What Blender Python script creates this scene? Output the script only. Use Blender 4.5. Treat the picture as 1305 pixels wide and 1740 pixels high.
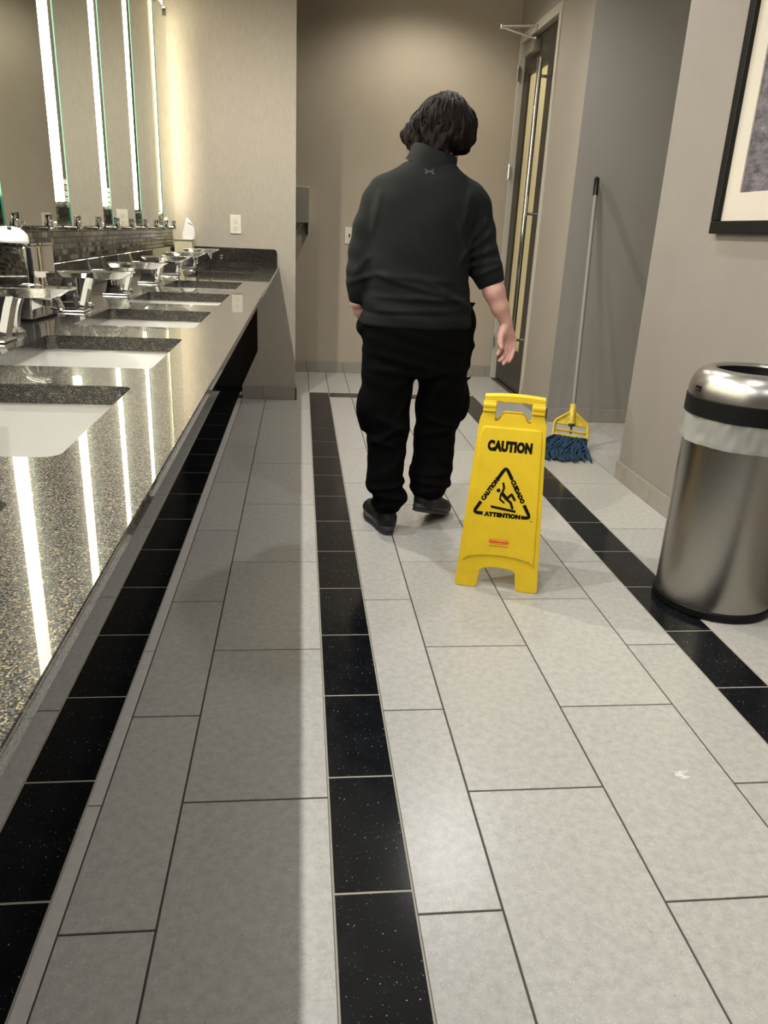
import bpy, bmesh, math, random
import numpy as np
from mathutils import Matrix, Vector
random.seed(7); np.random.seed(7)
for o in list(bpy.data.objects): bpy.data.objects.remove(o, do_unlink=True)
SC = bpy.context.scene
C = SC.collection
PI = math.pi

# ------------------------------------------------------------------ camera
cam_d = bpy.data.cameras.new('camera'); cam = bpy.data.objects.new('camera', cam_d); C.objects.link(cam)
Rm = [[0.9938378773704147, -0.10153599288129517, 0.04446027050612883],
      [0.006322336215376957, -0.3485286545408546, -0.9372768027795851],
      [0.11066300903485456, 0.9317822809613581, -0.3457390335466917]]
rx_, ry_, rz_ = Vector(Rm[0]), -Vector(Rm[1]), -Vector(Rm[2])
cam.matrix_world = Matrix(((rx_.x, ry_.x, rz_.x, 0), (rx_.y, ry_.y, rz_.y, 0), (rx_.z, ry_.z, rz_.z, 1.1388), (0, 0, 0, 1)))
cam_d.sensor_fit = 'VERTICAL'; cam_d.sensor_height = 36; cam_d.lens = 36 * 1292.85 / 1740; cam_d.clip_start = 0.02
SC.camera = cam

# ------------------------------------------------------------------ world, exposure
w = bpy.data.worlds.new('world'); SC.world = w; w.use_nodes = True
w.node_tree.nodes['Background'].inputs[0].default_value = (0.5, 0.48, 0.45, 1)
w.node_tree.nodes['Background'].inputs[1].default_value = 0.05
SC.view_settings.view_transform = 'Standard'; SC.view_settings.look = 'None'
SC.view_settings.gamma = 1; SC.view_settings.use_curve_mapping = False
SC.view_settings.exposure = 0.0

# ------------------------------------------------------------------ lights (recessed ceiling downlights)
CEIL = 2.9
WARM = (1.0, 0.93, 0.80); NEUT = (1.0, 0.985, 0.955)
DOWN = [  # x, y, watts, colour, radius, spot degrees
    (-0.49, -0.30, 55, NEUT, .02, 150), (-0.49, 1.05, 82, NEUT, .02, 150), (-0.49, 2.45, 82, NEUT, .02, 150), (-0.49, 3.85, 135, WARM, .02, 150),
    (1.00, -0.60, 38, NEUT, .06, 160), (1.00, 1.70, 38, NEUT, .06, 160), (1.00, 4.00, 62, NEUT, .05, 150),
    (0.85, 5.80, 46, WARM, .06, 150), (2.25, 4.25, 2, NEUT, .06, 150)]
def spot(x, y, watts, col, rad, deg):
    l = bpy.data.lights.new('downlight_beam', 'SPOT'); l.energy = watts; l.color = col; l.shadow_soft_size = rad
    l.spot_size = math.radians(deg); l.spot_blend = 0.6
    o = bpy.data.objects.new('downlight_beam', l); C.objects.link(o); o.location = (x, y, CEIL - 0.03)
for d in DOWN: spot(*d)
STRIP_E = 10.0

# ------------------------------------------------------------------ helpers
def new_obj(name, me, mat=None, parent=None):
    o = bpy.data.objects.new(name, me); C.objects.link(o)
    if mat is not None and len(me.materials) == 0: me.materials.append(mat)
    if parent is not None: o.parent = parent
    return o
def bm_obj(name, bm, mat, parent=None, smooth=False):
    me = bpy.data.meshes.new(name)
    bmesh.ops.recalc_face_normals(bm, faces=bm.faces)
    bm.to_mesh(me); bm.free()
    if smooth: shade(me)
    return new_obj(name, me, mat, parent)
def shade(me, ang=40):
    for p in me.polygons: p.use_smooth = True
    try: me.set_sharp_from_angle(angle=math.radians(ang))
    except Exception: pass
def tag(o, label=None, cat=None, group=None, kind=None):
    if label: o['label'] = label
    if cat: o['category'] = cat
    if group: o['group'] = group
    if kind: o['kind'] = kind
    return o
def empty(name, loc=(0, 0, 0), rot=(0, 0, 0), label=None, cat=None, group=None, kind=None):
    o = bpy.data.objects.new(name, None); C.objects.link(o); o.location = loc; o.rotation_euler = rot
    o.empty_display_size = 0.05
    return tag(o, label, cat, group, kind)
def add_box(bm, x0, x1, y0, y1, z0, z1, M=None):
    vs = [bm.verts.new((x, y, z)) for x in (x0, x1) for y in (y0, y1) for z in (z0, z1)]
    for f in ((0, 1, 3, 2), (4, 6, 7, 5), (0, 4, 5, 1), (2, 3, 7, 6), (0, 2, 6, 4), (1, 5, 7, 3)):
        bm.faces.new([vs[i] for i in f])
    if M is not None:
        for v in vs: v.co = M @ v.co
    return vs
def add_bbox(bm, x0, x1, y0, y1, z0, z1, b=0.003, M=None, seg=2):
    t = bmesh.new(); add_box(t, x0, x1, y0, y1, z0, z1)
    bmesh.ops.bevel(t, geom=t.edges[:], offset=b, segments=seg, affect='EDGES', profile=0.6)
    merge(bm, t, M)
def merge(bm, t, M=None):
    if M is not None: bmesh.ops.transform(t, matrix=M, verts=t.verts)
    me = bpy.data.meshes.new('tmp'); t.to_mesh(me); t.free(); bm.from_mesh(me); bpy.data.meshes.remove(me)
def rings_mesh(bm, rings, cap0=True, cap1=True, closed=True):
    R = [[bm.verts.new(p) for p in r] for r in rings]
    for a, b in zip(R[:-1], R[1:]):
        n = len(a)
        for i in range(n if closed else n - 1):
            j = (i + 1) % n
            bm.faces.new((a[i], a[j], b[j], b[i]))
    if cap0: bm.faces.new(R[0][::-1])
    if cap1: bm.faces.new(R[-1])
    return R
def lathe(bm, prof, n=32, cx=0, cy=0, cap0=True, cap1=True, M=None, wob=None):
    t = bmesh.new(); rings = []
    for k, (r, z) in enumerate(prof):
        rings.append([(cx + (r + (wob(2*PI*i/n, z) if wob else 0)) * math.cos(2*PI*i/n), cy + (r + (wob(2*PI*i/n, z) if wob else 0)) * math.sin(2*PI*i/n), z) for i in range(n)])
    rings_mesh(t, rings, cap0, cap1); merge(bm, t, M)
def frame_of(d):
    d = Vector(d).normalized(); a = Vector((0, 0, 1)) if abs(d.z) < 0.9 else Vector((1, 0, 0))
    u = d.cross(a).normalized(); return u, d.cross(u).normalized(), d
def tube(bm, pts, rad, n=10, M=None, flat=1.0):
    t = bmesh.new(); pts = [Vector(p) for p in pts]; rings = []
    u = None
    for i, p in enumerate(pts):
        d = (pts[min(i+1, len(pts)-1)] - pts[max(i-1, 0)]).normalized()
        if u is None: u, v, _ = frame_of(d)
        else:
            u = (u - d * u.dot(d)).normalized(); v = d.cross(u)
        r = rad[i] if isinstance(rad, (list, tuple)) else rad
        rings.append([p + u * (r * math.cos(2*PI*k/n)) + v * (r * flat * math.sin(2*PI*k/n)) for k in range(n)])
    rings_mesh(t, rings); merge(bm, t, M)
def rrect(cx, cy, hx, hy, r, z, k=4):
    out = []
    for (sx, sy, a0) in ((1, 1, 0), (-1, 1, PI/2), (-1, -1, PI), (1, -1, 1.5*PI)):
        for i in range(k + 1):
            a = a0 + (PI/2) * i / k
            out.append((cx + sx*(hx - r) + r*math.cos(a), cy + sy*(hy - r) + r*math.sin(a), z))
    return out
def prism(bm, poly, y0, y1, axis='Y', M=None):
    t = bmesh.new()
    f = {'Y': lambda a, b, c: (a, c, b), 'X': lambda a, b, c: (c, a, b), 'Z': lambda a, b, c: (a, b, c)}[axis]
    A = [t.verts.new(f(a, b, y0)) for a, b in poly]; B = [t.verts.new(f(a, b, y1)) for a, b in poly]
    n = len(poly)
    for i in range(n): t.faces.new((A[i], A[(i+1) % n], B[(i+1) % n], B[i]))
    t.faces.new(A[::-1]); t.faces.new(B)
    merge(bm, t, M)

# ------------------------------------------------------------------ materials
MATS = {}
def mat(name, col, rough=0.5, metal=0.0, spec=0.5, coat=0.0, bump=None, noise=None, emit=None, trans=0.0, alpha=1.0, coatr=0.03, aniso=0.0, mottles=None):
    m = bpy.data.materials.new(name); m.use_nodes = True; nt = m.node_tree; b = nt.nodes['Principled BSDF']
    b.inputs['Base Color'].default_value = (*col, 1); b.inputs['Roughness'].default_value = rough; b.inputs['Metallic'].default_value = metal
    b.inputs['Specular IOR Level'].default_value = spec; b.inputs['Coat Weight'].default_value = coat; b.inputs['Coat Roughness'].default_value = coatr
    b.inputs['Transmission Weight'].default_value = trans; b.inputs['Alpha'].default_value = alpha; b.inputs['Anisotropic'].default_value = aniso
    if emit: b.inputs['Emission Color'].default_value = (*emit[0], 1); b.inputs['Emission Strength'].default_value = emit[1]
    tc = nt.nodes.new('ShaderNodeTexCoord')
    if noise:   # (scale, amount, (sx,sy,sz))
        sc, amt, st = noise
        mp = nt.nodes.new('ShaderNodeMapping'); mp.inputs['Scale'].default_value = st
        n = nt.nodes.new('ShaderNodeTexNoise'); n.inputs['Scale'].default_value = sc; n.inputs['Detail'].default_value = 5; n.inputs['Roughness'].default_value = 0.65
        mx = nt.nodes.new('ShaderNodeMix'); mx.data_type = 'RGBA'
        mr = nt.nodes.new('ShaderNodeMapRange'); mr.inputs['From Min'].default_value = 0.3; mr.inputs['From Max'].default_value = 0.7
        mx.inputs['A'].default_value = (*[c * (1 - amt) for c in col], 1); mx.inputs['B'].default_value = (*[min(1, c * (1 + amt)) for c in col], 1)
        nt.links.new(tc.outputs['Object'], mp.inputs['Vector']); nt.links.new(mp.outputs['Vector'], n.inputs['Vector'])
        nt.links.new(n.outputs['Fac'], mr.inputs['Value']); nt.links.new(mr.outputs['Result'], mx.inputs['Factor']); nt.links.new(mx.outputs['Result'], b.inputs['Base Color'])
    if bump:    # (scale, strength, distance, stretch)
        sc, st, di, sx = bump
        mp2 = nt.nodes.new('ShaderNodeMapping'); mp2.inputs['Scale'].default_value = sx
        n2 = nt.nodes.new('ShaderNodeTexNoise'); n2.inputs['Scale'].default_value = sc; n2.inputs['Detail'].default_value = 3
        bp = nt.nodes.new('ShaderNodeBump'); bp.inputs['Strength'].default_value = st; bp.inputs['Distance'].default_value = di
        nt.links.new(tc.outputs['Object'], mp2.inputs['Vector']); nt.links.new(mp2.outputs['Vector'], n2.inputs['Vector'])
        nt.links.new(n2.outputs['Fac'], bp.inputs['Height']); nt.links.new(bp.outputs['Normal'], b.inputs['Normal'])
    MATS[name] = m
    return m
def speckle(m, scale, thr, col, glint=False):
    """small flecks (voronoi) of another colour set in a stone"""
    nt = m.node_tree; b = nt.nodes['Principled BSDF']
    tc = nt.nodes.new('ShaderNodeTexCoord'); v = nt.nodes.new('ShaderNodeTexVoronoi'); v.inputs['Scale'].default_value = scale
    n = nt.nodes.new('ShaderNodeTexNoise'); n.inputs['Scale'].default_value = scale * 0.15
    ma = nt.nodes.new('ShaderNodeMath'); ma.operation = 'MULTIPLY'; ma.inputs[1].default_value = thr * 2
    lt = nt.nodes.new('ShaderNodeMath'); lt.operation = 'LESS_THAN'
    # only some cells carry a fleck
    sx = nt.nodes.new('ShaderNodeSeparateColor'); g = nt.nodes.new('ShaderNodeMath'); g.operation = 'GREATER_THAN'; g.inputs[1].default_value = 0.55
    mu = nt.nodes.new('ShaderNodeMath'); mu.operation = 'MULTIPLY'
    mx = nt.nodes.new('ShaderNodeMix'); mx.data_type = 'RGBA'
    nt.links.new(tc.outputs['Object'], v.inputs['Vector']); nt.links.new(tc.outputs['Object'], n.inputs['Vector'])
    nt.links.new(n.outputs['Fac'], ma.inputs[0]); nt.links.new(v.outputs['Distance'], lt.inputs[0]); nt.links.new(ma.outputs[0], lt.inputs[1])
    nt.links.new(v.outputs['Color'], sx.inputs[0]); nt.links.new(sx.outputs[0], g.inputs[0]); nt.links.new(lt.outputs[0], mu.inputs[0]); nt.links.new(g.outputs[0], mu.inputs[1])
    nt.links.new(mu.outputs[0], mx.inputs['Factor'])
    if glint: nt.links.new(mu.outputs[0], b.inputs['Metallic'])
    src = b.inputs['Base Color'].links[0].from_socket if b.inputs['Base Color'].links else None
    if src: nt.links.new(src, mx.inputs['A'])
    else: mx.inputs['A'].default_value = b.inputs['Base Color'].default_value
    mx.inputs['B'].default_value = (*col, 1)
    nt.links.new(mx.outputs['Result'], b.inputs['Base Color'])
    return m
def tone_by_object(m, amt):
    """each tile a slightly different tone"""
    nt = m.node_tree; b = nt.nodes['Principled BSDF']; oi = nt.nodes.new('ShaderNodeObjectInfo')
    mr = nt.nodes.new('ShaderNodeMapRange'); mr.inputs['To Min'].default_value = 1 - amt; mr.inputs['To Max'].default_value = 1 + amt
    hs = nt.nodes.new('ShaderNodeHueSaturation'); nt.links.new(oi.outputs['Random'], mr.inputs['Value']); nt.links.new(mr.outputs['Result'], hs.inputs['Value'])
    nt.links.new(b.inputs['Base Color'].links[0].from_socket, hs.inputs['Color']); nt.links.new(hs.outputs['Color'], b.inputs['Base Color'])
U1 = (1, 1, 1)
m_tile = mat('porcelain_tile', (0.44, 0.435, 0.415), 0.28, noise=(48, 0.15, (1, 1, 1)), bump=(300, 0.06, 0.001, U1), spec=0.45)
speckle(m_tile, 260, 0.30, (0.56, 0.54, 0.50)); speckle(m_tile, 90, 0.10, (0.30, 0.27, 0.24)); tone_by_object(m_tile, 0.05)
m_tile_l = mat('pale_porcelain_tile', (0.56, 0.555, 0.535), 0.38, noise=(38, 0.08, U1))
m_tile_b = mat('black_quartz_tile', (0.006, 0.007, 0.009), 0.13, noise=(14, 0.5, U1), spec=0.3)
speckle(m_tile_b, 85, 0.085, (0.42, 0.42, 0.43)); speckle(m_tile_b, 170, 0.13, (0.13, 0.13, 0.14))
m_grout_d = mat('dark_grout', (0.07, 0.062, 0.052), 0.9)
m_grout_l = mat('pale_grout', (0.36, 0.34, 0.29), 0.9)
m_base = mat('base_tile', (0.31, 0.285, 0.245), 0.4, noise=(30, 0.08, U1))
m_wall = mat('greige_wall', (0.36, 0.32, 0.275), 0.75, noise=(3, 0.03, U1), bump=(260, 0.22, 0.002, (1, 1, 1)))
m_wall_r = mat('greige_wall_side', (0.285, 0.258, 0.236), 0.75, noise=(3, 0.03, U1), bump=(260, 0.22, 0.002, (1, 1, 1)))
m_wall_b = mat('beige_wall', (0.43, 0.375, 0.30), 0.75, noise=(3, 0.03, U1), bump=(260, 0.22, 0.002, (1, 1, 1)))
m_wall_a = mat('grey_wall', (0.285, 0.265, 0.243), 0.75, noise=(3, 0.03, U1), bump=(260, 0.12, 0.002, U1))
m_wall_e = mat('woven_wallcovering', (0.40, 0.365, 0.31), 0.7, noise=(120, 0.08, (1, 1, 0.15)), bump=(420, 0.5, 0.0025, (1, 1, 0.12)))
m_dark = mat('dark_brown_panel', (0.035, 0.028, 0.022), 0.6)
m_ceil = mat('ceiling_paint', (0.60, 0.58, 0.54), 0.9)
m_gran = mat('black_granite', (0.007, 0.007, 0.0078), 0.17, noise=(60, 0.7, U1), coat=0.8, coatr=0.012, spec=0.5)
speckle(m_gran, 170, 0.12, (0.09, 0.08, 0.07)); speckle(m_gran, 620, 0.46, (0.25, 0.21, 0.14), glint=True)
nt = m_gran.node_tree; tc = nt.nodes.new('ShaderNodeTexCoord'); n = nt.nodes.new('ShaderNodeTexNoise'); n.inputs['Scale'].default_value = 520; n.inputs['Detail'].default_value = 2
mr = nt.nodes.new('ShaderNodeMapRange'); mr.inputs['From Min'].default_value = .38; mr.inputs['From Max'].default_value = .62; mr.inputs['To Min'].default_value = .08; mr.inputs['To Max'].default_value = .36
nt.links.new(tc.outputs['Object'], n.inputs['Vector']); nt.links.new(n.outputs['Fac'], mr.inputs['Value']); nt.links.new(mr.outputs['Result'], nt.nodes['Principled BSDF'].inputs['Roughness'])
m_steel_b = mat('brushed_steel_body', (0.40, 0.385, 0.355), 0.27, 1.0, bump=(40, 0.10, 0.001, (1, 1, 60)))
m_porc = mat('white_porcelain', (0.64, 0.63, 0.60), 0.12, coat=0.4)
m_chrome = mat('chrome', (0.80, 0.80, 0.80), 0.05, 1.0)
m_steel = mat('brushed_steel', (0.52, 0.505, 0.48), 0.29, 1.0, bump=(40, 0.10, 0.001, (1, 1, 60)))
m_steel2 = mat('satin_steel', (0.66, 0.64, 0.59), 0.32, 1.0)
m_mirror = mat('mirror_silver', (0.76, 0.79, 0.73), 0.0, 1.0)
m_green = mat('glass_edge', (0.012, 0.13, 0.085), 0.1, spec=0.6)
m_led = mat('led_diffuser', (0.9, 0.9, 0.8), 0.4, emit=((1.0, 0.93, 0.70), STRIP_E))
m_led_h = mat('led_diffuser_cove', (0.9, 0.9, 0.8), 0.4, emit=((1.0, 0.90, 0.62), 30.0))
m_led_off = mat('unlit_diffuser', (0.60, 0.57, 0.40), 0.35)
m_rubber = mat('black_plastic', (0.006, 0.006, 0.006), 0.5, spec=0.2)
m_black = mat('black_metal', (0.006, 0.006, 0.006), 0.4, spec=0.3)
m_yel = mat('yellow_plastic', (0.80, 0.56, 0.022), 0.42, noise=(9, 0.08, U1), spec=0.4)
m_yel2 = mat('worn_yellow_plastic', (0.68, 0.50, 0.05), 0.5, noise=(25, 0.25, U1))
m_ink = mat('black_print', (0.006, 0.005, 0.004), 0.7, spec=0.15)
m_red = mat('red_print', (0.75, 0.07, 0.02), 0.6)
m_orange = mat('pale_orange_print', (0.90, 0.42, 0.05), 0.6)
m_bluem = mat('blue_yarn', (0.026, 0.055, 0.100), 0.9, noise=(60, 0.55, U1), bump=(200, 0.5, 0.004, U1), spec=0.1)
m_alu = mat('grey_painted_metal', (0.20, 0.205, 0.185), 0.45)
m_shirt = mat('charcoal_knit', (0.0080, 0.0094, 0.0092), 0.85, spec=0.18, bump=(500, 0.25, 0.001, U1), noise=(7, 0.12, U1))
m_pants = mat('black_twill', (0.0028, 0.0029, 0.0032), 0.92, spec=0.06, bump=(600, 0.3, 0.001, U1))
m_shoe = mat('black_shoe', (0.009, 0.009, 0.010), 0.6, spec=0.3, bump=(150, 0.3, 0.002, U1))
m_sole = mat('shoe_rubber', (0.030, 0.031, 0.033), 0.6)
m_skin = mat('skin', (0.62, 0.35, 0.30), 0.55, noise=(25, 0.08, U1), spec=0.35)
m_nail = mat('nail', (0.60, 0.36, 0.30), 0.35)
m_hair = mat('dark_brown_hair', (0.0068, 0.0044, 0.0034), 0.55, noise=(70, 0.6, (1, 1, 0.3)), spec=0.10, bump=(120, 0.7, 0.004, (1, 1, 0.25)))
m_logo = mat('grey_print', (0.030, 0.033, 0.033), 0.6)
m_white = mat('white_plastic', (0.72, 0.68, 0.58), 0.4)
m_slot = mat('socket_slot', (0.05, 0.045, 0.04), 0.6)
m_tissue = mat('tissue_paper', (0.85, 0.84, 0.82), 0.9, spec=0.1)
m_frame = mat('door_trim_paint', (0.52, 0.49, 0.42), 0.5)
m_bronze = mat('dark_bronze', (0.045, 0.036, 0.026), 0.35, 0.4)
m_frost = mat('frosted_glass', (0.78, 0.70, 0.42), 0.35, noise=(3, 0.06, (1, 1, 0.3)))
m_mat = mat('mat_board', (0.62, 0.57, 0.50), 0.7)
m_bag = mat('plastic_film', (0.62, 0.62, 0.59), 0.28, trans=0.5, coat=0.5, alpha=0.72)
m_bag.node_tree.nodes['Principled BSDF'].inputs['IOR'].default_value = 1.15

# ------------------------------------------------------------------ setting: walls, ceiling
XL, XR, YA, YB, YE, YBK = -0.83, 1.63, 3.61, 4.835, 5.335, 6.475
def wall(name, boxes, m):
    bm = bmesh.new()
    for b in boxes: add_box(bm, *b)
    return tag(bm_obj(name, bm, m), kind='structure')
wall('wall_left', [(-0.95, XL, -3.0, YE, 0, CEIL)], m_wall)
bm = bmesh.new()
prism(bm, [(-0.035, 0), (-0.035, CEIL), (-0.95, CEIL), (-0.95, 0.86), (-0.29, 0.86), (-0.29, 0.33), (-0.40, 0.09), (-0.40, 0)], YE, 5.45)
tag(bm_obj('wall_end', bm, m_wall_e), kind='structure')
wall('wall_niche', [(-1.2, -0.06, 5.72, 5.84, 0, CEIL)], m_dark)
wall('wall_back', [(-1.2, 1.74, YBK, 6.60, 0, CEIL)], m_wall_b)
wall('wall_passage', [(-1.32, -1.2, 5.45, 6.60, 0, CEIL)], m_wall)
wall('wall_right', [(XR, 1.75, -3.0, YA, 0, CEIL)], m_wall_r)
wall('wall_alcove', [(XR, 2.72, YB, YB + .004, 0, CEIL), (1.75, 2.72, YB + .004, 4.95, 0, CEIL)], m_wall_a)
wall('wall_alcove_right', [(2.60, 2.72, YA, YB, 0, CEIL)], m_wall_a)
wall('wall_alcove_front', [(1.75, 2.72, YA - .12, YA, 0, CEIL)], m_wall_a)
wall('wall_door', [(XR, 1.75, YB + .0042, 5.44, 0, CEIL), (XR, 1.75, 6.42, YBK, 0, CEIL), (XR, 1.75, 5.44, 6.42, 2.55, CEIL), (1.71, 1.75, 5.44, 6.42, 0, 2.55)], m_wall)
wall('wall_front', [(-0.95, 1.75, -3.12, -3.0, 0, CEIL)], m_wall)
wall('ceiling', [(-1.32, 2.72, -3.12, 6.60, CEIL, CEIL + .1)], m_ceil)

# ------------------------------------------------------------------ floor of tiles
bm = bmesh.new(); add_box(bm, -1.32, 2.72, -3.12, 6.60, -0.06, -0.0022)
floor = tag(bm_obj('floor', bm, m_grout_d), kind='structure')
TC = {}
def tile(name, x0, x1, y0, y1, m, g=0.0022, par=None):
    lx, ly = round(x1 - x0 - 2*g, 4), round(y1 - y0 - 2*g, 4)
    if lx < 0.008 or ly < 0.008: return
    key = (lx, ly, m.name)
    if key not in TC:
        b = bmesh.new(); h = 0.0008
        rings = [[(sx*(lx/2 - i), sy*(ly/2 - i), z) for sx, sy in ((-1, -1), (1, -1), (1, 1), (-1, 1))] for z, i in ((-0.010, 0), (-h, 0), (0, h))]
        rings_mesh(b, rings, False, True); me = bpy.data.meshes.new(name); bmesh.ops.recalc_face_normals(b, faces=b.faces); b.to_mesh(me); b.free(); me.materials.append(m); TC[key] = me
    o = bpy.data.objects.new(name, TC[key]); C.objects.link(o); o.parent = par or floor
    o.location = ((x0 + x1)/2, (y0 + y1)/2, 0)
def column(name, x0, x1, phase, L, m, ya, yb, g=0.0022):
    k = math.floor((ya - phase) / L)
    while True:
        a, b = phase + k*L, phase + (k+1)*L; k += 1
        if a >= yb: break
        a, b = max(a, ya), min(b, yb)
        if b > a: tile(name, x0, x1, a, b, m, g)
T2 = 0.615; YF0, YF1 = 5.452, 5.602
Y0 = -0.6
column('floor_tile', -0.885, -0.5818, .423, T2, m_tile, Y0, 5.57)
column('black_tile', -0.5818, -0.4321, .128, .316, m_tile_b, Y0, 5.57, .0026)
column('floor_tile', -0.4321, -0.4023, .084, T2, m_tile_l, Y0, 5.57, .0014)
tile('black_tile', -0.885, -0.62, 5.57, 5.72, m_tile_b, .0026); tile('black_tile', -0.62, -0.4023, 5.57, 5.72, m_tile_b, .0026)
column('floor_tile', -0.4023, -0.2395, .389, T2, m_tile, Y0, 6.475)
column('floor_tile', -0.2395, 0.0661, .084, T2, m_tile, Y0, 6.475)
column('black_tile', 0.0661, 0.2132, .1135, .316, m_tile_b, Y0, YF1, .0026)
for (a, b, ph) in ((.2132, .3703, .393), (.3703, .6778, .088), (.6778, .9854, .392), (.9854, 1.1456, .084)):
    column('floor_tile', a, b, ph, T2, m_tile, Y0, YF0); column('floor_tile', a, b, ph, T2, m_tile, YF1, 6.475)
column('floor_tile', .0661, .2132, .084, T2, m_tile, YF1, 6.475)
column('black_tile', 1.1456, 1.3029, .1135, .316, m_tile_b, Y0, YF1, .0026)
for k in range(3): tile('black_tile', .2132 + k*.3108, .2132 + (k+1)*.3108, YF0, YF1, m_tile_b, .0026)
column('floor_tile', 1.1456, 1.3029, .392, T2, m_tile, YF1, 6.475)
column('floor_tile', 1.3029, 1.6255, .423, T2, m_tile, Y0, 6.475)
column('floor_tile', 1.6255, 1.9397, .139, T2, m_tile, YA, YB)
column('floor_tile', 1.9397, 2.25, .42, T2, m_tile, YA, YB)
column('floor_tile', 2.25, 2.60, .139, T2, m_tile, YA, YB)
# paler grout bed under the black strips
bm = bmesh.new()
for a, b, y0, y1 in ((-.583, -.431, Y0, 5.57), (.065, .2143, Y0, YF1), (1.1445, 1.304, Y0, YF1)): add_box(bm, a, b, y0, y1, -0.006, -0.0012)
bm_obj('grout', bm, m_grout_l, floor)
# dry white scuff on a tile
bm = bmesh.new()
for k in range(9):
    x = 0.883 + random.uniform(-.012, .012); y = 1.335 + k*.003; add_box(bm, x - .012, x + random.uniform(.004, .012), y, y + .0018, 0.0, 0.0004)
sc = bm_obj('floor_scuff', bm, m_tissue, floor)
# baseboards: 90 mm tiles
def baseboard(name, p0, p1, n, phase, L=0.307, h=0.09, th=0.013):
    """p0->p1 along the wall foot; n = outward normal"""
    bm = bmesh.new(); p0 = Vector((*p0, 0)); p1 = Vector((*p1, 0)); n = Vector((*n, 0)); d = (p1 - p0); ln = d.length; d.normalize()
    M = Matrix(((d.x, n.x, 0, p0.x), (d.y, n.y, 0, p0.y), (0, 0, 1, 0), (0, 0, 0, 1)))
    add_box(bm, 0, ln, 0, th * .75, 0, h - .003, M)
    par = tag(bm_obj(name, bm, m_grout_d), kind='structure')
    s = phase - L
    while s < ln:
        a, b = max(s, 0), min(s + L, ln); s += L
        if b - a < .012: continue
        t = bmesh.new(); add_bbox(t, a + .001, b - .001, .001, th, 0.001, h, .0012, seg=1); bmesh.ops.transform(t, matrix=M, verts=t.verts)
        bm_obj('base_tile', t, m_base, par)
baseboard('baseboard_right', (XR, -1.0), (XR, YA - .0), (-1, 0), (3.512 + 1.0) % .307 + .0)
baseboard('baseboard_alcove', (XR, YB), (2.6, YB), (0, -1), 0.303)
baseboard('baseboard_end', (-0.40, YE), (-0.035, YE), (0, -1), 0.143)
baseboard('baseboard_door', (XR, YB - .013), (XR, 5.43), (-1, 0), 0.1)
baseboard('baseboard_back', (-1.2, YBK), (XR, YBK), (0, -1), 0.33)
baseboard('baseboard_pillar', (-0.035, YE - .013), (-0.035, 5.45), (1, 0), 0.2)

# ------------------------------------------------------------------ mosaic splashback behind the counter
bm = bmesh.new(); add_box(bm, XL + .0004, XL + .003, -0.5, YE - .003, 0.992, 1.262)
mos = tag(bm_obj('mosaic_splashback', bm, mat('mosaic_grout', (0.50, 0.46, 0.38), 0.9)), 'narrow band of small grey glass mosaic tiles between counter and mirrors', 'backsplash')
mm = [mat('mosaic_glass', (0.030, 0.027, 0.022), 0.15, 0.2), mat('mosaic_bronze', (0.30, 0.27, 0.20), 0.25, 0.5), mat('mosaic_grey', (0.12, 0.11, 0.09), 0.2, 0.3)]
bm = bmesh.new(); rh = .0192
for r in range(14):
    y = -0.5 + random.uniform(0, .04); z = .993 + r*rh
    while y < YE - .012:
        ln = random.choice((.036, .048, .06)); y1 = min(y + ln, YE - .004)
        vs = add_box(bm, XL + .002, XL + .0065 + random.uniform(0, .0015), y + .0013, y1 - .0013, z + .0016, z + rh - .0016)
        mi = random.choice((0, 0, 1, 2, 2))
        for f in vs[0].link_faces[:] + vs[7].link_faces[:]: f.material_index = mi
        y = y1
me = bpy.data.meshes.new('mosaic_pieces'); bm.to_mesh(me); bm.free()
for q in mm: me.materials.append(q)
tag(new_obj('mosaic_pieces', me, None, mos), kind='stuff')

# ------------------------------------------------------------------ counter
ZC = 0.892; XF = -0.145
SINKS = [(.31, .69), (.83, 1.225), (1.386, 1.775), (1.968, 2.361), (2.56, 2.99), (3.20, 3.64), (3.88, 4.335), (4.52, 4.985)]
SX0, SX1 = -.555, -.262
top = empty('countertop', (-.48, 2.4, ZC), (0, 0, 0), 'long polished black granite vanity counter with cut-out basins', 'countertop')
def local(o, par=None):
    """child meshes are built in world coordinates; shift so they sit right under a parent"""
    o.matrix_parent_inverse = Matrix.Translation(-Vector(o.parent.location)); return o
bm = bmesh.new(); prism(bm, [(XL + .0005, ZC - .03), (XF - .028, ZC - .03), (XF, ZC - .013), (XF, ZC - .001), (XF - .001, ZC), (XL + .0005, ZC)], -0.9, YE - .001)
slab = bm_obj('slab', bm, m_gran)
bm = bmesh.new()
for a, b in SINKS: rings_mesh(bm, [rrect((SX0+SX1)/2, (a+b)/2, (SX1-SX0)/2, (b-a)/2, .018, z) for z in (ZC - .1, ZC + .1)])
cut = bm_obj('cut', bm, m_gran)
md = slab.modifiers.new('b', 'BOOLEAN'); md.object = cut; md.operation = 'DIFFERENCE'; md.solver = 'EXACT'
dg = bpy.context.evaluated_depsgraph_get(); me = bpy.data.meshes.new_from_object(slab.evaluated_get(dg)); slab.modifiers.clear(); slab.data = me
bpy.data.objects.remove(cut, do_unlink=True); slab.parent = top; local(slab)
bm = bmesh.new(); add_bbox(bm, XL + .008, XL + .028, -0.9, YE - .021, ZC + .0005, ZC + .1, .002, seg=1); s = bm_obj('side_splash', bm, m_gran, top); local(s)
bm = bmesh.new()
prism(bm, [(XL + .008, ZC + .0005), (XF - .012, ZC + .0005), (XF - .012, ZC + .085), (XF - .017, ZC + .098), (XF - .03, ZC + .103), (XL + .008, ZC + .103)], YE - .02, YE - .001)
s = bm_obj('end_splash', bm, m_gran, top); local(s)
s_lab = ['near', 'left corner']
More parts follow.
